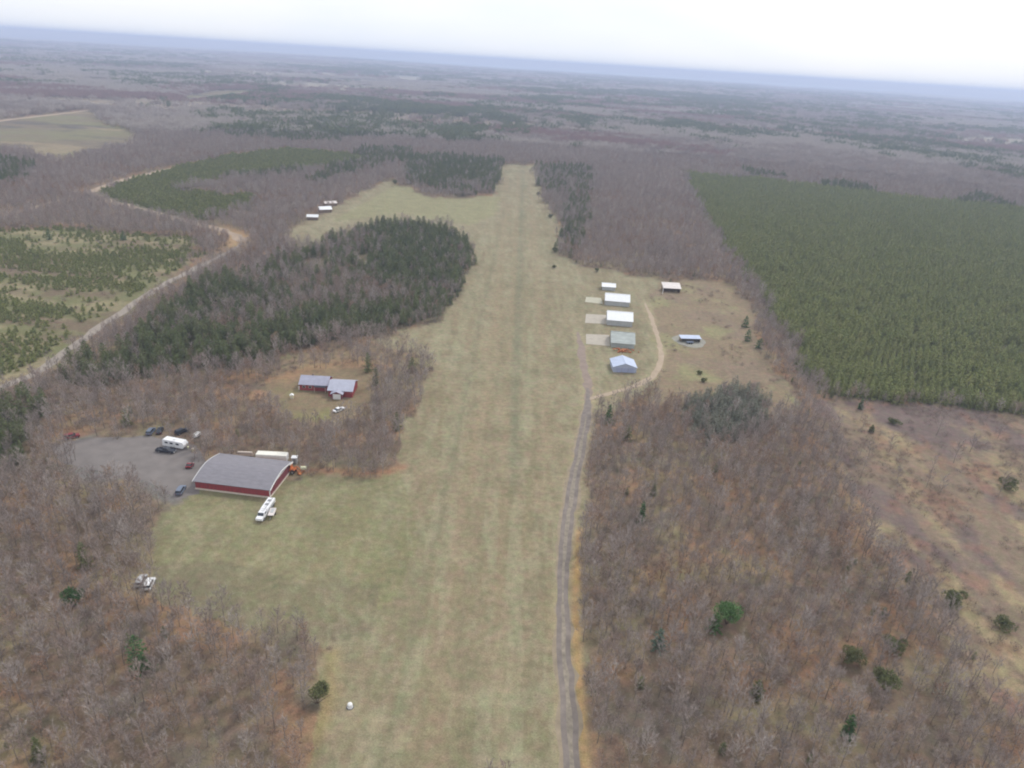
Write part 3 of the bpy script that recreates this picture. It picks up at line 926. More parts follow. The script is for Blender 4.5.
# open-sided sheds
def open_shed(label, p0, p1, depth, h0, h1, roofm, name='open_shed', back=True):
    c, w, rz = frame(p0, p1)
    keep_out.append((c[0], c[1] + depth / 2, max(w, depth) * .5 + 4))
    t = thing(name, label, 'shed', (c[0], c[1], 0), rz)
    mb = MB(); o_ = .4
    mb.add([(-w / 2 - o_, -o_, h0), (w / 2 + o_, -o_, h0), (w / 2 + o_, depth + o_, h1), (-w / 2 - o_, depth + o_, h1), (-w / 2 - o_, -o_, h0 + .15), (w / 2 + o_, -o_, h0 + .15), (w / 2 + o_, depth + o_, h1 + .15), (-w / 2 - o_, depth + o_, h1 + .15)],
           [(3, 2, 1, 0), (4, 5, 6, 7), (0, 1, 5, 4), (1, 2, 6, 5), (2, 3, 7, 6), (3, 0, 4, 7)])
    mb.build('roof', roofm, t)
    for sx in np.linspace(-w / 2 + .1, w / 2 - .1, 4):
        MB().box((sx, .1, h0 / 2), (.16, .16, h0 - .01)).build('post', M['wood'], t)
    MB().box((0, depth - .05, h1 / 2 - .02), (w, .1, h1 - .08)).build('back_wall', M['wood'], t)
    for sx in (-w / 2, w / 2): MB().box((sx, depth / 2 + .15, min(h0, h1) / 2 - .02), (.08, depth - .6, min(h0, h1) - .08)).build('side_wall', M['wood'], t)
    return t


open_shed('open-fronted shed with pinkish white roof at the edge of the grey woods', (663, 292), (680, 293), 6, 2.5, 4.2, M['pinkwhite'])
s7 = open_shed('long low shed with pale blue roof standing alone on a round gravel pad', (681, 342), (700, 342.5), 3.2, 1.9, 2.3, M['blue_roof'])
c_, w_, r_ = frame((685, 343), (694, 343))
t = thing('utility_trailer', 'small pale trailer parked under the low blue-roofed shed on the gravel pad', 'trailer', (c_[0], c_[1] - .6, 0), r_)
MB().box((0, 0, .75), (3.4, 1.6, .5), bev=.06).build('bed', M['carblue'], t)
for sx in (-.5, .5):
    for sy in (-.85, .85): MB().tube([(sx, sy - .1, .35), (sx, sy + .1, .35)], [.35, .35], 12).build('wheel', M['tyre'], t)
MB().tube([(-1.7, 0, .6), (-3.0, 0, .5)], [.05, .05], 6).build('tow_bar', M['steel'], t)

c_, w_, r_ = frame((661, 294), (664, 294))
t = thing('flag_pole', 'tall thin white pole beside the pinkish white shed', 'pole', (c_[0], c_[1], 0))
MB().tube([(0, 0, -.2), (0, 0, 4), (0, 0, 7.6)], [.16, .13, .09], 8).build('mast', M['white_paint'], t)
MB().tube([(0, 0, 7.6), (0, 0, 7.8)], [.16, .05], 8).build('finial', M['steel'], t)
MB().tube([(0, 0, -.05), (0, 0, .3)], [.4, .34], 10).build('footing', M['concrete'], t)

# rusty heap
c_, w_, r_ = frame((614, 350), (631, 351))
t = thing('scrap_heap', 'low heap of rusty orange scrap against the grey-green hangar', 'scrap heap', (c_[0], c_[1] - 1.2, 0), r_)
random.seed(4)
for k in range(30):
    MB().box((random.gauss(0, 2.1), random.uniform(-1.1, 1.1), random.uniform(.1, 1.0)), (random.uniform(.5, 2.2), random.uniform(.4, 1.0), random.uniform(.15, .6)), random.uniform(0, 3), bev=.03).build('scrap_plate', M['rust'], t)
for k in range(8):
    x_, y_ = random.gauss(0, 2.0), random.uniform(-1, 1)
    MB().tube([(x_, y_, .1), (x_ + random.uniform(-1.6, 1.6), y_ + random.uniform(-.6, .6), random.uniform(.8, 1.5))], [.07, .07], 6).build('scrap_pipe', M['rust'], t)

# red arched-roof barn
barn = gable('red_barn', 'long red barn with grey arched roof and cream base beside the gravel yard', (196, 489), (270, 498), 15.5, 2.9, 1.5, M['barn_roof'], M['red'], arch=True, over=.45, cat='barn', trimm=M['white_paint'], gablem=M['darkred'])  # gable ends in darker red, their shade put into the colour
bw = frame((196, 489), (270, 498))[1]
MB().box((0, -.09, .22), (bw + .3, .14, .55)).build('base_trim', M['cream'], barn)
MB().box((bw / 2 + .09, 7.75, .22), (.14, 15.6, .55)).build('base_trim', M['cream'], barn)
MB().box((bw / 2 + .05, 0.1, 1.7), (.12, .3, 2.4)).build('corner_trim', M['white_paint'], barn)
d = MB().box((bw / 2 + .06, 7.7, 1.9), (.1, 9.5, 2.7)).build('sliding_door', M['darkred'], barn)
MB().box((bw / 2 + .2, 7.7, 3.4), (.16, 13, .14)).build('door_track', M['white_paint'], d)
for wx in np.arange(-10, 10.1, 2.5):
    MB().box((wx, -.03, 1.6), (.09, .05, 2.3)).build('wall_batten', M['darkred'], barn)

# house in the clearing: two blocks and a garage front
c_, w_, r_ = frame((299, 390), (328, 391.5))
keep_out.append((c_[0] + 8, c_[1] + 4, 17))
house = thing('red_house', 'red house with two blue-grey metal roofs in a clearing in the woods', 'house', (c_[0], c_[1], 0), r_)


def block(x0, x1, y0, y1, eave, rise, roofm, wallm, ridge='x'):
    w = x1 - x0; D = y1 - y0
    wm = MB()
    if ridge == 'x':
        for sx in (x0, x1):
            f = (0, 1, 2, 3, 4)
            wm.add([(sx, y0, -.1), (sx, y1, -.1), (sx, y1, eave), (sx, (y0 + y1) / 2, eave + rise), (sx, y0, eave)], [f if sx == x1 else f[::-1]])
        for yy in (y0, y1): wm.add([(x0, yy, -.1), (x1, yy, -.1), (x1, yy, eave), (x0, yy, eave)], [(0, 1, 2, 3) if yy == y0 else (3, 2, 1, 0)])
    else:
        for yy in (y0, y1):
            f = (0, 1, 2, 3, 4)
            wm.add([(x0, yy, -.1), (x1, yy, -.1), (x1, yy, eave), ((x0 + x1) / 2, yy, eave + rise), (x0, yy, eave)], [f if yy == y0 else f[::-1]])
        for sx in (x0, x1): wm.add([(sx, y0, -.1), (sx, y1, -.1), (sx, y1, eave), (sx, y0, eave)], [(0, 1, 2, 3) if sx == x1 else (3, 2, 1, 0)])
    wm.build('wall', wallm, house)
    o_ = .4; rm = MB()
    if ridge == 'x':
        s_ = rise / (D / 2)
        pr = [(y0 - o_, eave - o_ * s_ + .02), ((y0 + y1) / 2, eave + rise + .02), (y1 + o_, eave - o_ * s_ + .02)]
        pr = pr + [(a, b + .15) for a, b in pr[::-1]]
        vs = [(x0 - o_, a, b) for a, b in pr] + [(x1 + o_, a, b) for a, b in pr]
    else:
        s_ = rise / (w / 2)
        pr = [(x0 - o_, eave - o_ * s_ + .02), ((x0 + x1) / 2, eave + rise + .02), (x1 + o_, eave - o_ * s_ + .02)]
        pr = pr + [(a, b + .15) for a, b in pr[::-1]]
        vs = [(a, y0 - o_, b) for a, b in pr] + [(a, y1 + o_, b) for a, b in pr]
    fs = [(0, 1, 4, 5), (1, 2, 3, 4), (11, 10, 7, 6), (10, 9, 8, 7)] + [(k + 6, (k + 1) % 6 + 6, (k + 1) % 6, k) for k in range(6)]
    rm.add(vs, fs)
    return rm.build('roof', roofm, house)


r1 = block(-5.2, 5.4, 0, 8.0, 2.6, 1.9, M['purple_roof'], M['red'])
r2 = block(6.8, 15.8, -4.2, 5.6, 2.7, 2.0, mat('pale_blue_grey_roof', (.40, .41, .49), .5, 0, .1, .7), M['red'])
block(8.4, 12.4, -6.2, -4.3, 2.2, .9, M['purple_roof'], M['darkred'], 'y')
MB().box((6.1, 2.6, 1.2), (1.35, 4.5, 2.3)).build('dark_gap', M['cardark'], house)  # near-black box put in to darken the gap between the two blocks
MB().box((-1, 4.4, 4.6), (.6, .6, 1.1), bev=.03).build('chimney', M['wood'], r1)
g = MB().box((10.4, -6.24, 1.05), (2.9, .08, 2.1), bev=.02).build('garage_door', M['white_paint'], house)
for k in range(3): MB().box((10.4, -6.30, .55 + .5 * k), (2.7, .03, .05)).build('door_rail', M['pinkwhite'], g)
for wx in (-3.6, -1.2): 
    f = MB().box((wx, -.03, 1.5), (1.2, .06, 1.0)).build('window', M['cream'], house)
    MB().box((wx, -.075, 1.5), (1.0, .03, .8)).build('pane', M['glass'], f)
MB().box((2.8, -.75, 2.25), (4.6, 1.4, .1)).build('porch_roof', M['cardark'], house)
for sx in (.7, 4.9): MB().box((sx, -1.35, 1.1), (.12, .12, 2.19)).build('porch_post', M['cream'], house)
MB().box((-5.6, .6, .6), (.7, .7, 1.2), bev=.05).build('heat_pump', M['cream'], house)

# far farm buildings by the strip's upper left field
gable('farm_shed', 'tiny white-roofed building left of its larger neighbour by the far field', (307, 220), (318, 220.3), 5, 2.4, 1.3, M['white_roof'], M['wood'], cat='shed')
gable('farm_shed', 'white-roofed building nearest the sandy corner of the far field', (320, 213), (332, 212.5), 7, 2.6, 1.7, M['white_roof'], M['wood'], cat='shed')
gable('farm_shed', 'low grey-roofed building behind the white-roofed one by the far field', (325, 206.5), (337, 206), 6, 2.4, 1.2, M['pinkwhite'], M['wood'], cat='shed')
# far-off long pale roofs, one set on the left below the horizon
for lab, a, b, dep, hh in (('distant long pale roof far out in the hazy woods at left', (75, 52.5), (95, 53.5), 60, 12),
                           ('small distant pale roof in the woods beyond the strip end', (350, 76), (361, 76.6), 22, 8)):
    gable('distant_building', lab, a, b, dep, hh * .6, hh * .4, M['white_roof'], M['grey_metal'], cat='building')

# ------------------------------------------------------------------ vehicles
def wheel_set(t, xs, half, r=.34, w=.22):
    for sx in xs:
        for sy in (-1, 1):
            y0 = sy * (half - w); y1 = sy * half
            wh = MB().tube([(sx, y0, r), (sx, y1, r)], [r, r], 16).build('wheel', M['tyre'], t)
            MB().tube([(sx, y1, r), (sx, y1 + sy * .015, r)], [r * .58, r * .5], 12).build('rim', M['rim'], wh)


def car(name, label, cat, px, heading_to, paint, kind='car', group=None, L=4.6):
    """profile runs along x with the nose at +x"""
    a = np.array(gnd(*px)); b = np.array(gnd(*heading_to))
    rz = math.atan2(b[1] - a[1], b[0] - a[0])
    t = thing(name, label, cat, (a[0], a[1], 0), rz, group)
    keep_out.append((a[0], a[1], 3.2))
    k = L / 4.6; W = .9
    body = MB()
    if kind == 'pickup':
        prof = [(-2.6, .42), (2.55, .42), (2.7, .62), (2.65, .95), (1.45, 1.08), (.2, 1.1), (-.5, 1.08), (-.52, .72), (-2.5, .72), (-2.52, 1.06), (-2.66, 1.06)]
        side = [(-2.66, 1.06), (-.5, 1.06), (-.5, .7), (-2.66, .7)]
        for s in (-1, 1): body.prism([(-2.6, .6), (-.55, .6), (-.55, 1.08), (-2.6, 1.08)], s * W - s * .0 - (.09 if s > 0 else 0), s * W + (.09 if s < 0 else 0))
        gl = [(-.5, 1.08), (1.35, 1.08), (.75, 1.66), (-.4, 1.68)]
        rf = [(-.42, 1.68), (.78, 1.66), (.68, 1.76), (-.32, 1.77)]
        xs = (1.7, -1.6)
    elif kind == 'suv':
        prof = [(-2.2, .4), (2.2, .4), (2.32, .6), (2.28, .92), (1.2, 1.08), (-2.25, 1.1), (-2.34, .7)]
        gl = [(-2.2, 1.1), (1.15, 1.08), (.55, 1.62), (-1.95, 1.64)]
        rf = [(-1.98, 1.64), (.58, 1.62), (.45, 1.72), (-1.85, 1.74)]
        xs = (1.45, -1.45)
    else:
        prof = [(-2.15, .35), (2.2, .35), (2.32, .55), (2.24, .76), (1.15, .92), (-1.5, .95), (-2.25, .88), (-2.32, .55)]
        gl = [(-1.7, .94), (1.1, .92), (.4, 1.36), (-1.0, 1.38)]
        rf = [(-1.02, 1.38), (.42, 1.36), (.3, 1.44), (-.9, 1.46)]
        xs = (1.4, -1.4)
    prof = [(p * k, q) for p, q in prof]; gl = [(p * k, q) for p, q in gl]; rf = [(p * k, q) for p, q in rf]
    body.prism(prof, -W, W, taper=.06)
    body.build('body', paint, t)
    MB().prism(gl, -W + .07, W - .07, taper=.14).build('window', M['glass'], t)
    MB().prism(rf, -W + .2, W - .2, taper=.06).build('roof', paint, t)
    for p in ((gl[0][0] + .25 * k, gl[3][0]),):
        pass
    wheel_set(t, [x * k for x in xs], W + .02)
    nose = max(p for p, q in prof)
    for s in (-1, 1):
        MB().box((nose - .03, s * .62, .72), (.12, .34, .16), bev=.03).build('headlight', M['light'], t)
        MB().box((-nose + .03, s * .66, .78), (.10, .26, .2), bev=.03).build('taillight', M['redlens'], t)
    MB().box((nose - .02, 0, .48), (.16, 1.6, .18), bev=.04).build('bumper', M['steel'], t)
    return t


car('parked_car', 'white car, right one of two parked where the rough lawn meets the woods', 'car', (149.5, 586), (153, 579), M['carwhite'], 'suv', L=4.2)
car('parked_car', 'silver car, left one of two parked where the rough lawn meets the woods', 'car', (141.5, 583), (145, 576), mat('silver_car_paint', (.55, .55, .56), .35, .3, .06, 2), 'suv', L=4.2)
car('parked_car', 'blue-grey car parked by the near left corner of the red barn', 'car', (181, 492), (186, 484), M['carblue'], 'suv')
car('pickup_truck', 'dark pickup parked alongside the white camper trailer', 'pickup truck', (166, 452), (175, 453), M['cardark'], 'pickup', L=5.3)
car('parked_car', 'blue-grey car at the back edge of the gravel yard', 'car', (151, 433), (155, 428), M['carblue'], 'suv')
car('parked_car', 'dark car close beside the blue-grey car behind the gravel yard', 'car', (160, 432), (162, 427), M['cardark'], 'car')
car('parked_car', 'dark car half hidden behind the white camper trailer', 'car', (182, 433), (187, 431), M['cardark'], 'suv')
car('parked_car', 'red car with white roof alone at the far left of the gravel yard', 'car', (72, 438), (77, 437), M['carred'], 'suv')
bpy.context.view_layer.update()
car('parked_car', 'small white car parked in front of the red house', 'car', (339, 411), (344, 409), M['carwhite'], 'car')
car('atv', 'small dark red four wheeler by the far left end of the red barn', 'four wheeler', (190, 467), (193, 463), M['carred'], 'car', L=2.6)

# camper
a = np.array(gnd(176, 447)); b = np.array(gnd(187, 449)); rz = math.atan2(b[1] - a[1], b[0] - a[0])
keep_out.append((a[0], a[1], 5))
t = thing('camper_trailer', 'long white camper trailer with pale nose parked on the gravel yard', 'camper', (a[0], a[1], 0), rz)
MB().prism([(-3.9, .55), (3.3, .55), (3.9, 1.1), (4.0, 1.9), (3.3, 2.75), (-3.6, 2.85), (-3.9, 2.6)], -1.2, 1.2, taper=.08).build('body', M['carwhite'], t)
for wx in (-2.4, -.6, 1.6):
    f = MB().box((wx, -1.19, 1.9), (1.1, .05, .6)).build('window', M['steel'], t); MB().box((wx, -1.225, 1.9), (1.0, .03, .5)).build('pane', M['glass'], f)
MB().box((.5, -1.19, 1.45), (.7, .05, 1.6)).build('door', M['white_paint'], t)
MB().box((0, 0, 2.95), (1.1, .8, .28), bev=.08).build('roof_vent', M['white_paint'], t)
wheel_set(t, (-.7, .2), 1.22, .36)
MB().tube([(3.8, .5, .5), (5.2, 0, .5), (3.8, -.5, .5)], [.06, .06, .06], 6).build('tow_bar', M['steel'], t)
MB().tube([(4.5, 0, .55), (4.5, 0, 1.1)], [.28, .28], 10).build('gas_bottle', M['yellowwhite'], t)

# small trailer with long tongue
a = np.array(gnd(197, 437)); b = np.array(gnd(189, 443)); rz = math.atan2(b[1] - a[1], b[0] - a[0])
t = thing('utility_trailer', 'small white utility trailer with long tongue behind the white camper', 'trailer', (a[0], a[1], 0), rz)
MB().box((0, 0, .95), (2.7, 1.5, .9), bev=.12).build('box', M['carwhite'], t)
MB().box((0, 0, 1.45), (2.5, 1.3, .12), bev=.05).build('lid', M['white_paint'], t)
MB().tube([(1.3, 0, .55), (4.6, 0, .5)], [.09, .07], 6).build('tow_bar', M['cream'], t)
wheel_set(t, (-.2,), .95, .33)

# cream barrel near it
a = gnd(193, 451)
t = thing('oil_drum', 'cream drum standing at the corner of the yard near the barn roof', 'drum', (a[0], a[1], 0))
MB().tube([(0, 0, 0), (0, 0, .3), (0, 0, .32), (0, 0, .9)], [.5, .5, .53, .5], 14).build('drum', M['yellowwhite'], t)
MB().tube([(0, 0, .9), (0, 0, .95)], [.46, .46], 14).build('lid', M['cream'], t)

# semi trailer behind the barn
a = np.array(gnd(257, 463.5)); b = np.array(gnd(286, 465)); c_ = (a + b) / 2; rz = math.atan2(*(b - a)[::-1])
keep_out.append((c_[0], c_[1], 6))
t = thing('box_trailer', 'long cream-white box trailer behind the right end of the red barn', 'trailer', (c_[0], c_[1] + 1.2, 0), rz)
MB().box((0, 0, 2.2), (9.6, 2.4, 2.3), bev=.08).build('box', mat('cream_white_box', (.74, .72, .64), .6, 0, .1, 1), t)
MB().box((4.84, 0, 2.2), (.06, 2.2, 2.1)).build('rear_door', M['white_paint'], t)
wheel_set(t, (3.2, 4.1), 1.2, .48); MB().box((-3, 0, .55), (.25, 1.6, 1.05)).build('support_leg', M['steel'], t)

# brown flat trailer
a = np.array(gnd(232, 457)); b = np.array(gnd(254, 458)); c_ = (a + b) / 2; rz = math.atan2(*(b - a)[::-1])
t = thing('flatbed_trailer', 'rusty brown flatbed trailer with a pale beam, behind the red barn', 'trailer', (c_[0], c_[1] + .8, 0), rz)
MB().box((0, 0, .85), (7.2, 2.2, .25), bev=.03).build('bed', M['wood'], t)
MB().box((.4, .2, 1.3), (4.6, .5, .6), bev=.05).build('beam', M['cream'], t)
MB().box((-3.5, 0, 1.4), (.12, 2.1, .9)).build('headboard', M['wood'], t)
wheel_set(t, (1.6, 2.5), 1.15, .4); MB().tube([(-3.6, 0, .8), (-5, 0, .6)], [.08, .08], 6).build('tow_bar', M['steel'], t)

# orange loader
a = np.array(gnd(291, 472)); rz = math.radians(-8)
keep_out.append((a[0], a[1], 5))
t = thing('wheel_loader', 'orange loader with raised bucket by the back right corner of the barn', 'loader', (a[0], a[1], 0), rz)
MB().prism([(-2.4, .8), (1.4, .8), (1.6, 1.3), (.6, 1.5), (-.4, 1.6), (-2.4, 1.7)], -.95, .95, taper=.08).build('body', M['orange'], t)
cb = MB().box((-.4, 0, 2.25), (1.5, 1.5, 1.3), bev=.06).build('cab', M['orange'], t)
for s in (-1, 1): MB().box((-.4, s * .77, 2.3), (1.2, .04, .9)).build('cab_window', M['glass'], cb)
MB().box((-.4, 0, 2.96), (1.8, 1.7, .12), bev=.04).build('cab_roof', M['cream'], cb)
for s in (-.6, .6): MB().tube([(.6, s, 1.5), (1.9, s, 1.9), (2.9, s, 1.0)], [.13, .13, .11], 6).build('lift_arm', M['orange'], t)
MB().prism([(2.7, .3), (3.7, .15), (3.8, .25), (3.1, .55), (3.0, 1.2), (2.8, 1.2)], -1.2, 1.2).build('bucket', M['rust'], t)
wheel_set(t, (1.0, -1.6), 1.25, .68, .42)
MB().tube([(-1.5, .5, 1.7), (-1.5, .5, 2.6)], [.07, .07], 6).build('exhaust', M['steel'], t)
a = np.array(gnd(304, 471.5))
t = thing('fuel_tank', 'cream fuel tank on legs right beside the orange loader', 'tank', (a[0], a[1], 0), .2)
MB().tube([(-1.0, 0, 1.3), (-.85, 0, 1.3), (.85, 0, 1.3), (1.0, 0, 1.3)], [.35, .6, .6, .35], 14).build('tank', M['yellowwhite'], t)
for sx in (-.6, .6):
    for sy in (-.4, .4): MB().tube([(sx, sy, 0), (sx, sy, .95)], [.05, .05], 6).build('leg', M['steel'], t)
a = np.array(gnd(295, 463))
t = thing('utility_shed', 'small pale grey cabinet shed behind the orange loader', 'shed', (a[0], a[1], 0), .1)
MB().box((0, 0, 1.1), (1.6, 1.5, 2.2), bev=.03).build('wall', M['grey_metal'], t)
MB().box((0, 0, 2.28), (1.9, 1.8, .14), bev=.04).build('roof', M['white_roof'], t)
MB().box((0, -.77, 1.0), (.8, .05, 1.8)).build('door', M['steel'], t)

# long white utility truck
a = np.array(gnd(273, 503)); b = np.array(gnd(259, 523)); c_ = (a + b) / 2; rz = math.atan2(b[1] - a[1], b[0] - a[0])
keep_out.append((c_[0], c_[1], 5))
t = thing('utility_truck', 'long white utility truck parked at the near right corner of the red barn', 'truck', (c_[0], c_[1], 0), rz)
L_ = float(np.linalg.norm(b - a))
MB().box((-.2, 0, .72), (L_ - .6, 1.0, .25)).build('chassis', M['cardark'], t)
MB().box((-L_ * .17, 0, 1.55), (L_ * .58, 2.0, 1.3), bev=.06).build('box_body', M['carwhite'], t)
cb = MB().prism([(L_ * .13, .6), (L_ * .5 - .1, .6), (L_ * .5, 1.0), (L_ * .5 - .1, 1.35), (L_ * .36, 1.5), (L_ * .31, 2.15), (L_ * .14, 2.2)], -.95, .95, taper=.1).build('cab', M['carwhite'], t)
MB().prism([(L_ * .35, 1.56), (L_ * .375, 1.5), (L_ * .33, 2.12), (L_ * .312, 2.12)], -.8, .8).build('windscreen', M['glass'], cb)
for s in (-1, 1): MB().box((L_ * .23, s * .915, 1.75), (.9, .04, .5)).build('side_window', M['glass'], cb)
for s in (-1, 1): MB().box((L_ * .5 - .04, s * .65, .98), (.1, .3, .2), bev=.03).build('headlight', M['light'], t)
rk = MB().tube([(-L_ * .42, .5, 2.5), (L_ * .28, .5, 2.5)], [.06, .06], 6).build('ladder_rack', M['steel'], t)
for s in np.linspace(-L_ * .4, L_ * .26, 8): MB().tube([(s, -.3, 2.5), (s, .5, 2.5)], [.04, .04], 5).build('rung', M['steel'], rk)
for s in (-L_ * .4, L_ * .1): MB().tube([(s, .5, 2.2), (s, .5, 2.5)], [.04, .04], 5).build('rack_post', M['steel'], rk)
for q in (-.32, -.17, -.02): MB().box((L_ * q, 1.04, 1.4), (L_ * .12, .1, .7), bev=.03).build('tool_locker', M['grey_metal'], t)
for q in (-.30, -.10): MB().box((L_ * q, 0, 2.24), (.9, 1.0, .08)).build('roof_hatch', M['steel'], t)
wheel_set(t, (L_ * .36, -L_ * .25, -L_ * .34), 1.0, .45, .28)
a = np.array(gnd(271.5, 515)); rz2 = rz + .15
t = thing('boat_trailer', 'small pale trailer standing close along the right side of the white utility truck', 'trailer', (a[0] + .3, a[1], 0), rz2)
MB().prism([(-1.6, .7), (1.2, .7), (2.0, 1.3), (-1.6, 1.35)], -.7, .7, taper=-.12).build('hull', M['pinkwhite'], t)
MB().box((-.3, 0, 1.37), (2.0, .9, .06)).build('cover', M['grey_metal'], t)
wheel_set(t, (-.3,), .85, .3); MB().tube([(1.8, 0, .7), (3.0, 0, .5)], [.05, .05], 6).build('tow_bar', M['steel'], t)

# garden box by the house, strip marker
a = gnd(292, 398)
t = thing('garden_shed', 'tiny pale yellow hut on the lawn left of the red house', 'hut', (a[0], a[1], 0), .3)
MB().box((0, 0, .65), (1.2, 1.1, 1.3)).build('wall', M['yellowwhite'], t)
MB().prism([(-.75, 1.28), (.75, 1.28), (0, 1.8)], -.7, .7).build('roof', M['white_paint'], t)
MB().box((0, -.58, .5), (.5, .04, 1.0)).build('door', M['cream'], t)
a = gnd(350, 707)
t = thing('strip_marker', 'small white marker drum on the grass at the edge of the landing strip', 'marker', (a[0], a[1], 0))
MB().tube([(0, 0, -.02), (0, 0, .1), (0, 0, .85), (0, 0, .92)], [.62, .6, .48, .40], 18).build('drum', M['white_paint'], t)
MB().tube([(0, 0, .92), (0, 0, 1.0), (0, 0, 1.08)], [.34, .30, .12], 18).build('cap', M['white_paint'], t)
MB().tube([(0, 0, -.03), (0, 0, .03)], [.78, .72], 18).build('base_ring', M['cardark'], t)

# ------------------------------------------------------------------ vegetation
KO = np.array(keep_out)


def free(x, y):
    ok = np.ones(x.shape, bool)
    for a, b, r in keep_out: ok &= (x - a) ** 2 + (y - b) ** 2 > r * r
    for ln, w in all_roads: 
        ok &= dist_line(x, y, [tuple(q) for q in ln[::2]] + [tuple(ln[-1])]) > w
    return ok


def jgrid(x0, x1, y0, y1, s, j=.8, ang=0.0):
    gx = np.arange(x0, x1, s); gy = np.arange(y0, y1, s)
    X, Y = np.meshgrid(gx, gy)
    X = X.ravel() + RNG.uniform(-j, j, X.size) * s * .5; Y = Y.ravel() + RNG.uniform(-j, j, Y.size) * s * .5
    return X, Y


def sel(x, y, m=90):
    k, px, py, dep = in_view(x, y, np.full(x.shape, 5.0), m)
    return k, dep


# single evergreens and shrubs of the foreground, each with its own look
def single(px, py, h, r, matname, label, name='pine_tree', cat='pine tree', group=None, seed=None, shape=.7, base=.08, n=700):
    a = gnd(px, py)
    seed = seed or int(px * 7 + py)
    geo = bush(seed, h, r, n=int(260 * r * r) + 300) if shape <= .45 else conifer(seed, h, r, base, n=n, size=.42 if h > 4 else .32, shape=shape, tr=.14 if h > 4 else .08)
    pr = Proto(name, geo, [M['pinebark']], [M[matname], M['pinebark']])
    keep_out.append((a[0], a[1], r * .9)); keep_out.append((a[0], a[1] - r - 1.6, r * 1.25))
    random.seed(seed)
    return pr.place(a[0], a[1], 0, random.uniform(0, 6), 1, label, cat, group)


single(141, 672, 10, 2.9, 'darkpine', 'tall dark green pine standing alone in the bare woods below the rough lawn', shape=.5, n=1100)
single(74, 607, 6.0, 2.2, 'darkpine', 'rounded vivid dark green pine among bare trees near the left edge', shape=.45, n=800)
single(86, 567, 7.5, 1.7, 'olive', 'narrow olive evergreen in bare trees left of the rough lawn', shape=.5)
single(317, 703, 6.5, 2.0, 'olive', 'olive evergreen at the wood edge beside the white marker drum', shape=.45)
single(40, 762, 4, 1.3, 'olive', 'small olive evergreen in the bottom left corner of the woods')
single(726, 624, 7.5, 3.2, 'bright', 'bright green bushy evergreen in the bare woods right of the road', shape=.4, n=900)
single(714, 630, 5, 1.8, 'bright', 'smaller bright green evergreen touching the bright bushy one', shape=.5)
single(658, 648, 5.5, 2.2, 'bluepine', 'blue-green evergreen in bare woods between the road and the bright green one', shape=.5)
single(756, 697, 4.5, 1.7, 'olive', 'dull olive evergreen below the bright green ones', shape=.5)
single(846, 737, 6, 1.2, 'darkpine', 'thin dark evergreen near the lower right edge of the bare woods', shape=.6)
single(848, 662, 5.5, 2.7, 'olive', 'olive pine, left one of the clump in the lower right woods', shape=.4, n=900)
single(884, 690, 6.5, 2.8, 'olive', 'broad olive pine, nearest one of the clump in the lower right woods', shape=.4, n=1000)
single(890, 652, 6, 2.2, 'olive', 'olive pine, farthest one of the clump in the lower right woods', shape=.45, n=800)
single(952, 604, 4.5, 3.0, 'olive', 'round dark olive bush pine on the brown scrubland', shape=.28, n=1100)
single(1004, 488, 4.2, 2.8, 'olive', 'round dark green bush pine near the right edge of the scrubland', shape=.28, n=900)
single(1003, 628, 3.8, 1.9, 'olive', 'olive bush beside a tangle of brown twigs on the scrubland', shape=.3)
single(608, 424, 8, 2.1, 'darkpine', 'dark green spruce near the fork of the gravel road and the dirt track', shape=.8)
single(627, 440, 6, 2.0, 'olive', 'olive pine just beyond the verge, right of the dark green spruce', shape=.6)
single(641, 522, 7, 1.0, 'darkpine', 'thin dark spruce halfway up the bare woods right of the gravel road', shape=.7)
single(653, 495, 4, 1.0, 'olive', 'little olive spruce above the thin dark spruce', shape=.7)
single(745, 327, 6, 2.0, 'darkpine', 'dark pine at the back of the three beside the plantation edge', shape=.5)
single(747, 341, 6, 2.2, 'darkpine', 'dark pine in the middle of the three beside the plantation edge', shape=.5)
single(759, 348, 5, 2.3, 'darkpine', 'low dark pine at the front of the three beside the plantation edge', shape=.5)
single(699, 374, 2.2, 1.1, 'olive', 'tiny dark bush left of its twin in the dry field', shape=.4)
single(703, 382, 2.2, 1.2, 'olive', 'tiny dark bush nearest the bare woods in the dry field', shape=.4)
single(860, 409, 4.5, 1.0, 'darkpine', 'small dark spruce standing in the gap below the plantation edge', shape=.7)
single(893, 424, 2.6, 1.8, 'olive', 'squat dark bush in the scrub below the plantation', shape=.35)
single(871, 432, 3.0, .9, 'olive', 'small upright bush in the scrub left of the squat one', shape=.5)
single(50, 240, 9, 2.0, 'darkpine', 'lone dark spruce on the far edge of the left clearing', shape=.8)
single(124, 240, 6, 2.2, 'darkpine', 'small dark pine by the road at the far edge of the left clearing', shape=.5)
single(412, 372, 6.5, 2.0, 'pine', 'single green pine standing in the scrub island by the landing strip', shape=.5)
single(376, 386, 8, 1.5, 'olive', 'slim green pine right beside the red house', shape=.6)
single(368, 372, 8.5, 2.0, 'pine', 'green pine behind the right end of the red house', shape=.6)
single(397, 430, 7, 1.4, 'olive', 'slim green pine in the bare copse between house and landing strip', shape=.6)
single(127, 425, 6, 2.2, 'pine', 'dark green pine at the back of the gravel yard in bare trees', shape=.5)
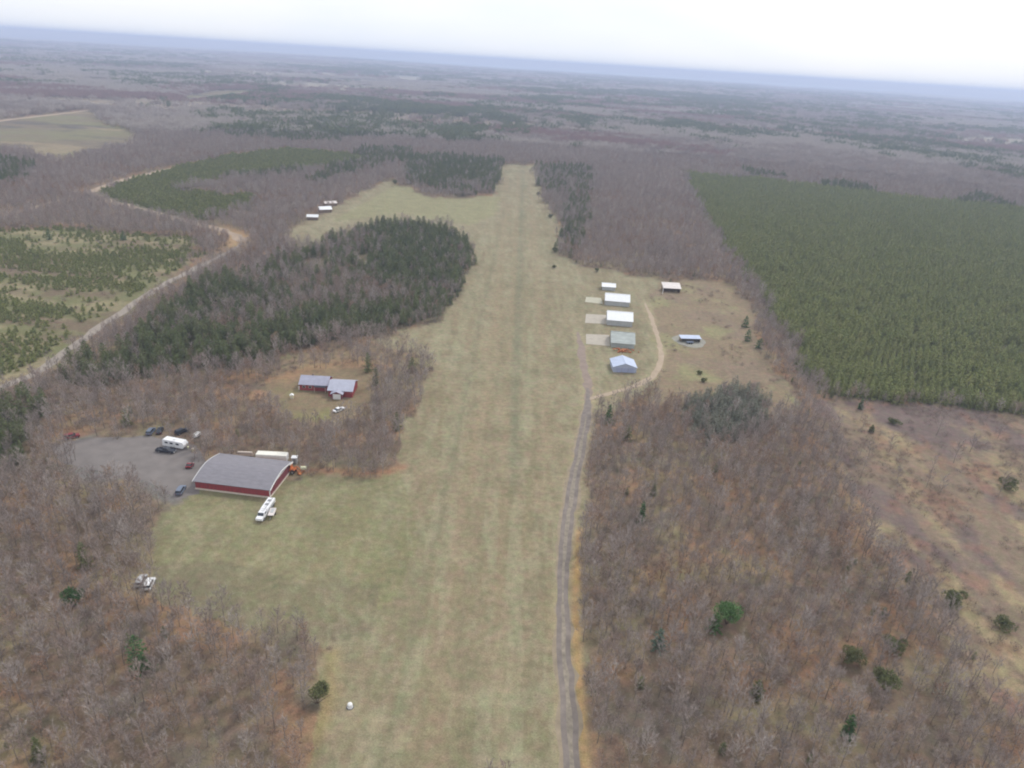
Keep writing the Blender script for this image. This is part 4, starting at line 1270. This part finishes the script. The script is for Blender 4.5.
for i, (px, py, h, r, lab) in enumerate([(550, 218, 4, 2.2, 'dark shrub right at the strip edge, second from the far end'), (538, 195, 4, 2.0, 'dark shrub at the far end of the strip edge'), (563, 222, 4, 2.2, 'dark shrub touching the pine belt by the strip'),
                                       (555, 252, 4, 2.4, 'dark shrub on the grass below the pine belt'), (554, 268, 2.5, 1.4, 'small dark shrub on open grass nearest the hangars'), (597, 272, 3, 1.5, 'dark shrub at the corner of the grey woods behind the hangars'),
                                       (476, 195, 5, 2.2, 'bushy shrub on the sandy patch at the left of the strip'), (395, 184, 5, 2.5, 'brown green shrub at the head of the far field')]):
    single(px, py, h, r, 'olive', lab, 'evergreen_shrub', 'shrub', seed=900 + i, shape=.35)

# --- woods within 1.1 km
X, Y = jgrid(-1000, 1000, 60, 1150, 2.95)
k, dep = sel(X, Y)
X, Y, dep = X[k], Y[k], dep[k]
k = np.hypot(X, Y) < 1150
X, Y, dep = X[k], Y[k], dep[k]
cl = classify(X, Y)
fr = free(X, Y)
rn = RNG.random(len(X))
n1 = fbm(X, Y, 45, 3, 101)
mixed = fbm(X, Y, 60, 3, 103)
# bare trees: whole default wood, the fringe inside pines, and a few in the scrub
is_bare = fr & (((cl == 0) & (rn < .62 + .6 * n1)) | ((cl == PINE) & (rn < .15 + 2.4 * np.clip(mixed - .50, 0, .22) + .30 * ((X > -40) & (Y > 420)))) | ((cl == SPARSE) & (rn < .45)) | ((cl == GREYPINE) & (rn < .3)) | ((cl == BRUSH) & (rn < .012 + .7 * np.clip(fbm(X, Y, 20, 3, 105) - .6, 0, 1))))
# the far-left plantation of small trees is backed by darker evergreens mixed in the default wood
conif_far = fbm(X, Y * .6, 170, 4, 107)
is_mix = fr & (cl == 0) & (dep > 470) & (conif_far > .60) & (rn < .6)
is_bare &= ~is_mix
is_pine = is_mix | (fr & (cl == PINE) & ~is_bare & (rn < .93))
# scattered young evergreens seen under bare trees on the left of the house and in the bottom left
is_pine |= fr & (cl == 0) & (dep < 470) & ~is_bare & (rn > .985)
hole = inside(X, Y, P((300, 268), (312, 258), (335, 262), (330, 270))) | inside(X, Y, P((350, 262), (360, 254), (372, 258), (366, 268))) | inside(X, Y, P((218, 398), (232, 388), (262, 384), (270, 396), (262, 404)))
is_bare &= ~hole; is_pine &= ~hole

region = [('leafless grey-brown tree in the dense bare woods right of the gravel road', 'bare trees in the woods right of the gravel road', lambda x, y: x > 8),
          ('leafless grey-brown tree in the bare woods at the lower left', 'bare trees in the lower left woods', lambda x, y: x <= 8)]


def individuals(mask, dep, nmax, place):
    idx = np.where(mask)[0]
    kk, px, py, dp = in_view(X[idx], Y[idx], np.full(len(idx), 6.0), 0)
    ordr = np.argsort(np.where(kk, dp, dp + 1e6))[:nmax]
    ch = idx[ordr]
    for i in ch: place(i)
    rest = mask.copy(); rest[ch] = False
    return rest


def bare_pick(n, x, y):
    pk = RNG.integers(0, len(bare), n)
    oakn = fbm(x, y, 30, 3, 109)
    o = RNG.random(n) < np.clip((oakn - .50) * 1.6, .02, .6)
    pk[o] = len(bare) + RNG.integers(0, len(oaks), int(o.sum()))
    return pk


allbare = bare + oaks
pkb = bare_pick(len(X), X, Y)
scl = RNG.uniform(.48, .90, len(X)) * (.75 + .5 * fbm(X, Y, 26, 2, 111))


def put_bare(i):
    pr = allbare[pkb[i]]
    side = 'right' if X[i] > 8 else 'left'
    if pkb[i] >= len(bare):
        lab = 'small tree still holding rusty brown leaves among the bare woods ' + ('right of the gravel road' if side == 'right' else 'at the lower left')
        grp = 'rusty-leaved trees in the ' + ('right-hand woods' if side == 'right' else 'lower left woods')
    else:
        lab, grp = (region[0] if side == 'right' else region[1])[:2]
    pr.place(X[i], Y[i], 0, RNG.uniform(0, 6.28), float(scl[i]), lab, 'bare tree', grp)


def put_pine(i):
    if X[i] < -60 and gx_left(i): lab, grp = 'dark green pine in the mixed stand on the left beyond the red house', 'pines of the stand beyond the red house'
    else: lab, grp = 'dark green pine in the dense stand left of the landing strip', 'pines of the stand left of the landing strip'
    if cl[i] != PINE: lab, grp = 'scattered evergreen growing among leafless trees', 'scattered evergreens among bare trees'
    pines[pkp[i]].place(X[i], Y[i], 0, RNG.uniform(0, 6.28), float(sclp[i]), lab, 'pine tree', grp)


def gx_left(i): return X[i] < -110


pkp = RNG.integers(0, len(pines), len(X))
sclp = RNG.uniform(.42, .95, len(X))
sclp[(cl != PINE) & (dep < 470)] *= .45
rest_b = individuals(is_bare, dep, 300, put_bare)
rest_p = individuals(is_pine, dep, 300 - 36, put_pine)
z0 = np.zeros(len(X))
scatter('bare_woods', np.stack([X, Y, z0], -1)[rest_b], src_bare, len(allbare), scl[rest_b], label='dense mass of leafless grey-brown woods around the strip', cat='woods', pick=pkb[rest_b])
scatter('pine_woods', np.stack([X, Y, z0], -1)[rest_p], src_pine, len(pines), sclp[rest_p], label='mass of dark green pines in the stands around the strip', cat='pine woods', pick=pkp[rest_p])

# undergrowth: low twiggy brush on the wood floor and in the scrub
Xs, Ys = jgrid(-420, 420, 60, 470, 2.3, 1.0)
k, dp = sel(Xs, Ys); Xs, Ys, dp = Xs[k], Ys[k], dp[k]
cs = classify(Xs, Ys); f2 = free(Xs, Ys); rs = RNG.random(len(Xs))
bn = fbm(Xs, Ys, 13, 3, 27 + 100)
ks = f2 & (((cs == 0) & (rs < .50)) | ((cs == BRUSH) & (rs < np.clip((fbm(Xs, Ys, 15, 4, 27) - .44) * 5, .04, .8))) | ((cs == DRY) & (rs < np.clip((bn - .56) * 2.5, 0, .4))) | ((cs == SPARSE) & (rs < .5)) | ((cs == PINE) & (rs < .1)) | ((cs == YOUNG) & (rs < .08)))
scatter('brush_thicket', np.stack([Xs, Ys, np.zeros(len(Xs))], -1)[ks], src_shrub, 3, RNG.uniform(.5, 1.15, int(ks.sum())), label='low tangled brown brush covering the woodland floor and scrubland', cat='brush')

# --- plantation in rows
a = math.radians(62)
e1 = np.array([math.cos(a), math.sin(a)]); e2 = np.array([-math.sin(a), math.cos(a)])
u = np.arange(-200, 1700, 2.05); v = np.arange(-1500, 900, 2.75)
U_, V_ = np.meshgrid(u, v)
U_ = U_.ravel() + RNG.uniform(-.45, .45, U_.size); V_ = V_.ravel() + RNG.uniform(-.35, .35, V_.size)
X = U_ * e1[0] + V_ * e2[0]; Y = U_ * e1[1] + V_ * e2[1]
k = (Y > 60) & (X > 0); X, Y = X[k], Y[k]
k, dep = sel(X, Y, 60); X, Y, dep = X[k], Y[k], dep[k]
cl = classify(X, Y)
gapn = fbm(X, Y, 7, 3, 120); rn = RNG.random(len(X))
m = (cl == PLANT) & (rn < np.where(gapn > .62, .40, .92)) & free(X, Y)
pk = RNG.integers(0, 4, len(X)); sc = RNG.uniform(.62, 1.18, len(X)) * (.75 + .5 * fbm(X, Y, 18, 3, 121))
rest = individuals(m, dep, 300, lambda i: plants[pk[i]].place(X[i], Y[i], 0, RNG.uniform(0, 6.28), float(sc[i]), 'young green pine in the near rows of the big plantation on the right', 'plantation pine', 'pines in the near rows of the plantation'))
scatter('pine_plantation', np.stack([X, Y, np.zeros(len(X))], -1)[rest], src_plant, 4, sc[rest], label='vast even plantation of young green pines right of the grey woods', cat='pine plantation', pick=pk[rest])

# --- young pines of the left clearing, far-left plantation, grey pines
X, Y = jgrid(-900, 300, 140, 1500, 2.3)
k, dep = sel(X, Y, 60); X, Y, dep = X[k], Y[k], dep[k]
cl = classify(X, Y); rn = RNG.random(len(X)); fr = free(X, Y)
band = fbm(X * .4, Y, 22, 3, 130)
m = fr & (cl == YOUNG) & (rn < np.clip((band - .32) * 4, .14, .94))
pk = RNG.integers(0, 3, len(X)); sc = RNG.uniform(.6, 1.25, len(X))
rest = individuals(m, dep, 300, lambda i: youngs[pk[i]].place(X[i], Y[i], 0, RNG.uniform(0, 6.28), float(sc[i]), 'small young pine on the near side of the tan clearing at left', 'young pine', 'young pines in the left clearing'))
rest |= fr & (cl == FARPLANT) & (rn < .8)
sc = np.where(cl == FARPLANT, sc * 1.5, sc)
scatter('young_pine_growth', np.stack([X, Y, np.zeros(len(X))], -1)[rest], src_young, 3, sc[rest], label='green carpet of young pines in the far left plantation and the clearing', cat='young pines', pick=pk[rest])
m = fr & (cl == GREYPINE) & (rn < .85)
for i in np.where(m)[0]:
    greyp[i % 3].place(X[i], Y[i], 0, RNG.uniform(0, 6.28), float(RNG.uniform(.65, 1.1)), 'grey-green pine in the small stand above the bare woods, in front of the dry field', 'pine tree', 'grey-green pines in the small stand')

# --- distant woods, 1.1 km and beyond
def far_woods(r0, r1, step, sxy, sz, name, lab):
    X, Y = jgrid(-r1, r1, r0 * .6, r1, step, 1.0)
    R = np.hypot(X, Y); k = (R > r0) & (R < r1); X, Y = X[k], Y[k]
    k, px, py, dep = in_view(X, Y, np.zeros(len(X)), 40); X, Y = X[k], Y[k]
    cl = classify(X, Y)
    pt = fbm(X, Y * .8, 900, 5, 60); loc = fbm(X, Y * .6, 170, 4, 107)
    fieldn = fbm(X, Y, 700, 4, 66); rr0 = RNG.random(len(X))
    opn = fbm(X * .45, Y, 300, 4, 150)
    open_ = (cl == FIELD) | ((cl == 0) & (opn > .60) & (rr0 < .85)) | ((fieldn > .70) & (cl == 0) & (np.hypot(X, Y) > 1900))
    ok = ~open_ & ((cl == 0) | (cl == PINE)) & (dist_line(X, Y, [tuple(q) for q in road_far[::3]]) > 14)
    rr = RNG.random(len(X))
    belt = inside(X, Y, P((195, 118), (250, 108), (330, 98), (420, 106), (525, 120), (530, 150), (430, 152), (300, 150), (215, 134))) * .10
    belt = belt + inside(X, Y, P((530, 88), (620, 92), (720, 97), (780, 106), (900, 130), (1040, 158), (1040, 186), (900, 165), (800, 140), (700, 112), (540, 100))) * .07
    fine = fbm(X, Y * .7, 60, 3, 140)
    pine = ok & ((pt * .35 + loc * .35 + fine * .3 + belt + (rr - .5) * .16) > .575)
    b = ok & ~pine & (rr < .93)
    Z = height(X, Y)
    pts = np.stack([X, Y, Z], -1)
    for mk, src, nm, lb in ((pine, src_pclump, 'distant_pine_woods', 'dark evergreen patches of the ' + lab), (b, src_bclump, 'distant_bare_woods', 'purplish leafless part of the ' + lab)):
        n = int(mk.sum())
        pale_f = fbm(X[mk] * .5, Y[mk], 260, 4, 160) + RNG.uniform(-.05, .05, n); mpl = fbm(X[mk] * .5, Y[mk], 330, 4, 170) + RNG.uniform(-.05, .05, n)
        pk_ = np.where(pale_f > .53, 3 + RNG.integers(0, 2, n), np.where(mpl > .54, 5 + RNG.integers(0, 2, n), RNG.integers(0, 3, n))) if src is src_bclump else RNG.integers(0, 4, n)
        scatter(nm, pts[mk], src, 4, RNG.uniform(.85, 1.2, n) * sxy, RNG.uniform(.8, 1.25, n) * sz, lb, 'distant woods', pick=pk_)


far_woods(1120, 2300, 11, 1.0, .95, 'a', 'woods just beyond the end of the strip')
far_woods(2300, 4600, 20, 1.6, 1.05, 'b', 'flat forest in the middle distance')
far_woods(4600, 9300, 44, 3.2, 1.3, 'c', 'hazy forest towards the horizon')

# ------------------------------------------------------------------ haze, sky, sun
HZ = MB()
HZ.box((0, 0, 71), (93000, 93000, 146))
hz = HZ.build('haze', None)
hm = bpy.data.materials.new('haze_air'); hm.use_nodes = True
hn = hm.node_tree.nodes; hn.clear()
out = hn.new('ShaderNodeOutputMaterial'); pv = hn.new('ShaderNodeVolumePrincipled')
pv.inputs['Color'].default_value = (.64, .745, 1.0, 1)
pv.inputs['Density'].default_value = .00019
pv.inputs['Anisotropy'].default_value = .2
hm.node_tree.links.new(pv.outputs[0], out.inputs['Volume'])
hz.data.materials.clear(); hz.data.materials.append(hm)
tag(hz, 'thin bluish haze over the whole landscape', 'haze', kind='stuff')

w = bpy.data.worlds.new('World'); scene.world = w; w.use_nodes = True
n = w.node_tree.nodes; l = w.node_tree.links
bg = n['Background']; bg.inputs['Strength'].default_value = .10
SUN_EL, SUN_AZ = math.radians(48), math.radians(40)      # azimuth clockwise from +Y
sk = n.new('ShaderNodeTexSky'); sk.sky_type = 'NISHITA'; sk.sun_disc = False; sk.sun_elevation = SUN_EL; sk.sun_rotation = SUN_AZ
sk.air_density = 1.0; sk.dust_density = 2.0
tc = n.new('ShaderNodeTexCoord')
mp = n.new('ShaderNodeMapping'); mp.inputs['Scale'].default_value = (1, 1, 4)
l.new(tc.outputs['Generated'], mp.inputs[0])
no = n.new('ShaderNodeTexNoise'); no.inputs['Scale'].default_value = 2.2; no.inputs['Detail'].default_value = 6
l.new(mp.outputs[0], no.inputs['Vector'])
cr = n.new('ShaderNodeValToRGB')
cr.color_ramp.elements[0].position = .35; cr.color_ramp.elements[0].color = (.86, .91, 1.0, 1)
cr.color_ramp.elements[1].position = .65; cr.color_ramp.elements[1].color = (1, 1, 1, 1)
l.new(no.outputs['Fac'], cr.inputs[0])
vs_ = n.new('ShaderNodeVectorMath'); vs_.operation = 'SCALE'; vs_.inputs['Scale'].default_value = 9.2
l.new(cr.outputs[0], vs_.inputs[0])
mx = n.new('ShaderNodeMix'); mx.data_type = 'RGBA'; mx.inputs['Factor'].default_value = .88
l.new(sk.outputs[0], mx.inputs[6]); l.new(vs_.outputs[0], mx.inputs[7])
l.new(mx.outputs[2], bg.inputs['Color'])

sd = bpy.data.lights.new('sun', 'SUN'); sd.energy = 1.6; sd.angle = math.radians(11); sd.color = (1, .96, .9)
so = bpy.data.objects.new('sun', sd); C.objects.link(so)
dirv = Vector((math.sin(SUN_AZ) * math.cos(SUN_EL), math.cos(SUN_AZ) * math.cos(SUN_EL), math.sin(SUN_EL)))
so.rotation_euler = dirv.to_track_quat('Z', 'Y').to_euler()
so.location = (0, 0, 400)

scene.render.engine = 'CYCLES'
scene.view_settings.view_transform = 'Standard'
scene.view_settings.look = 'None'
scene.view_settings.exposure = .34
scene.view_settings.gamma = 1
scene.cycles.max_bounces = 6
scene.cycles.volume_bounces = 4
scene.cycles.use_denoising = True
scene.cycles.pixel_filter_type = 'BLACKMAN_HARRIS'
scene.cycles.filter_width = 2.0
print('objects', len(scene.objects))
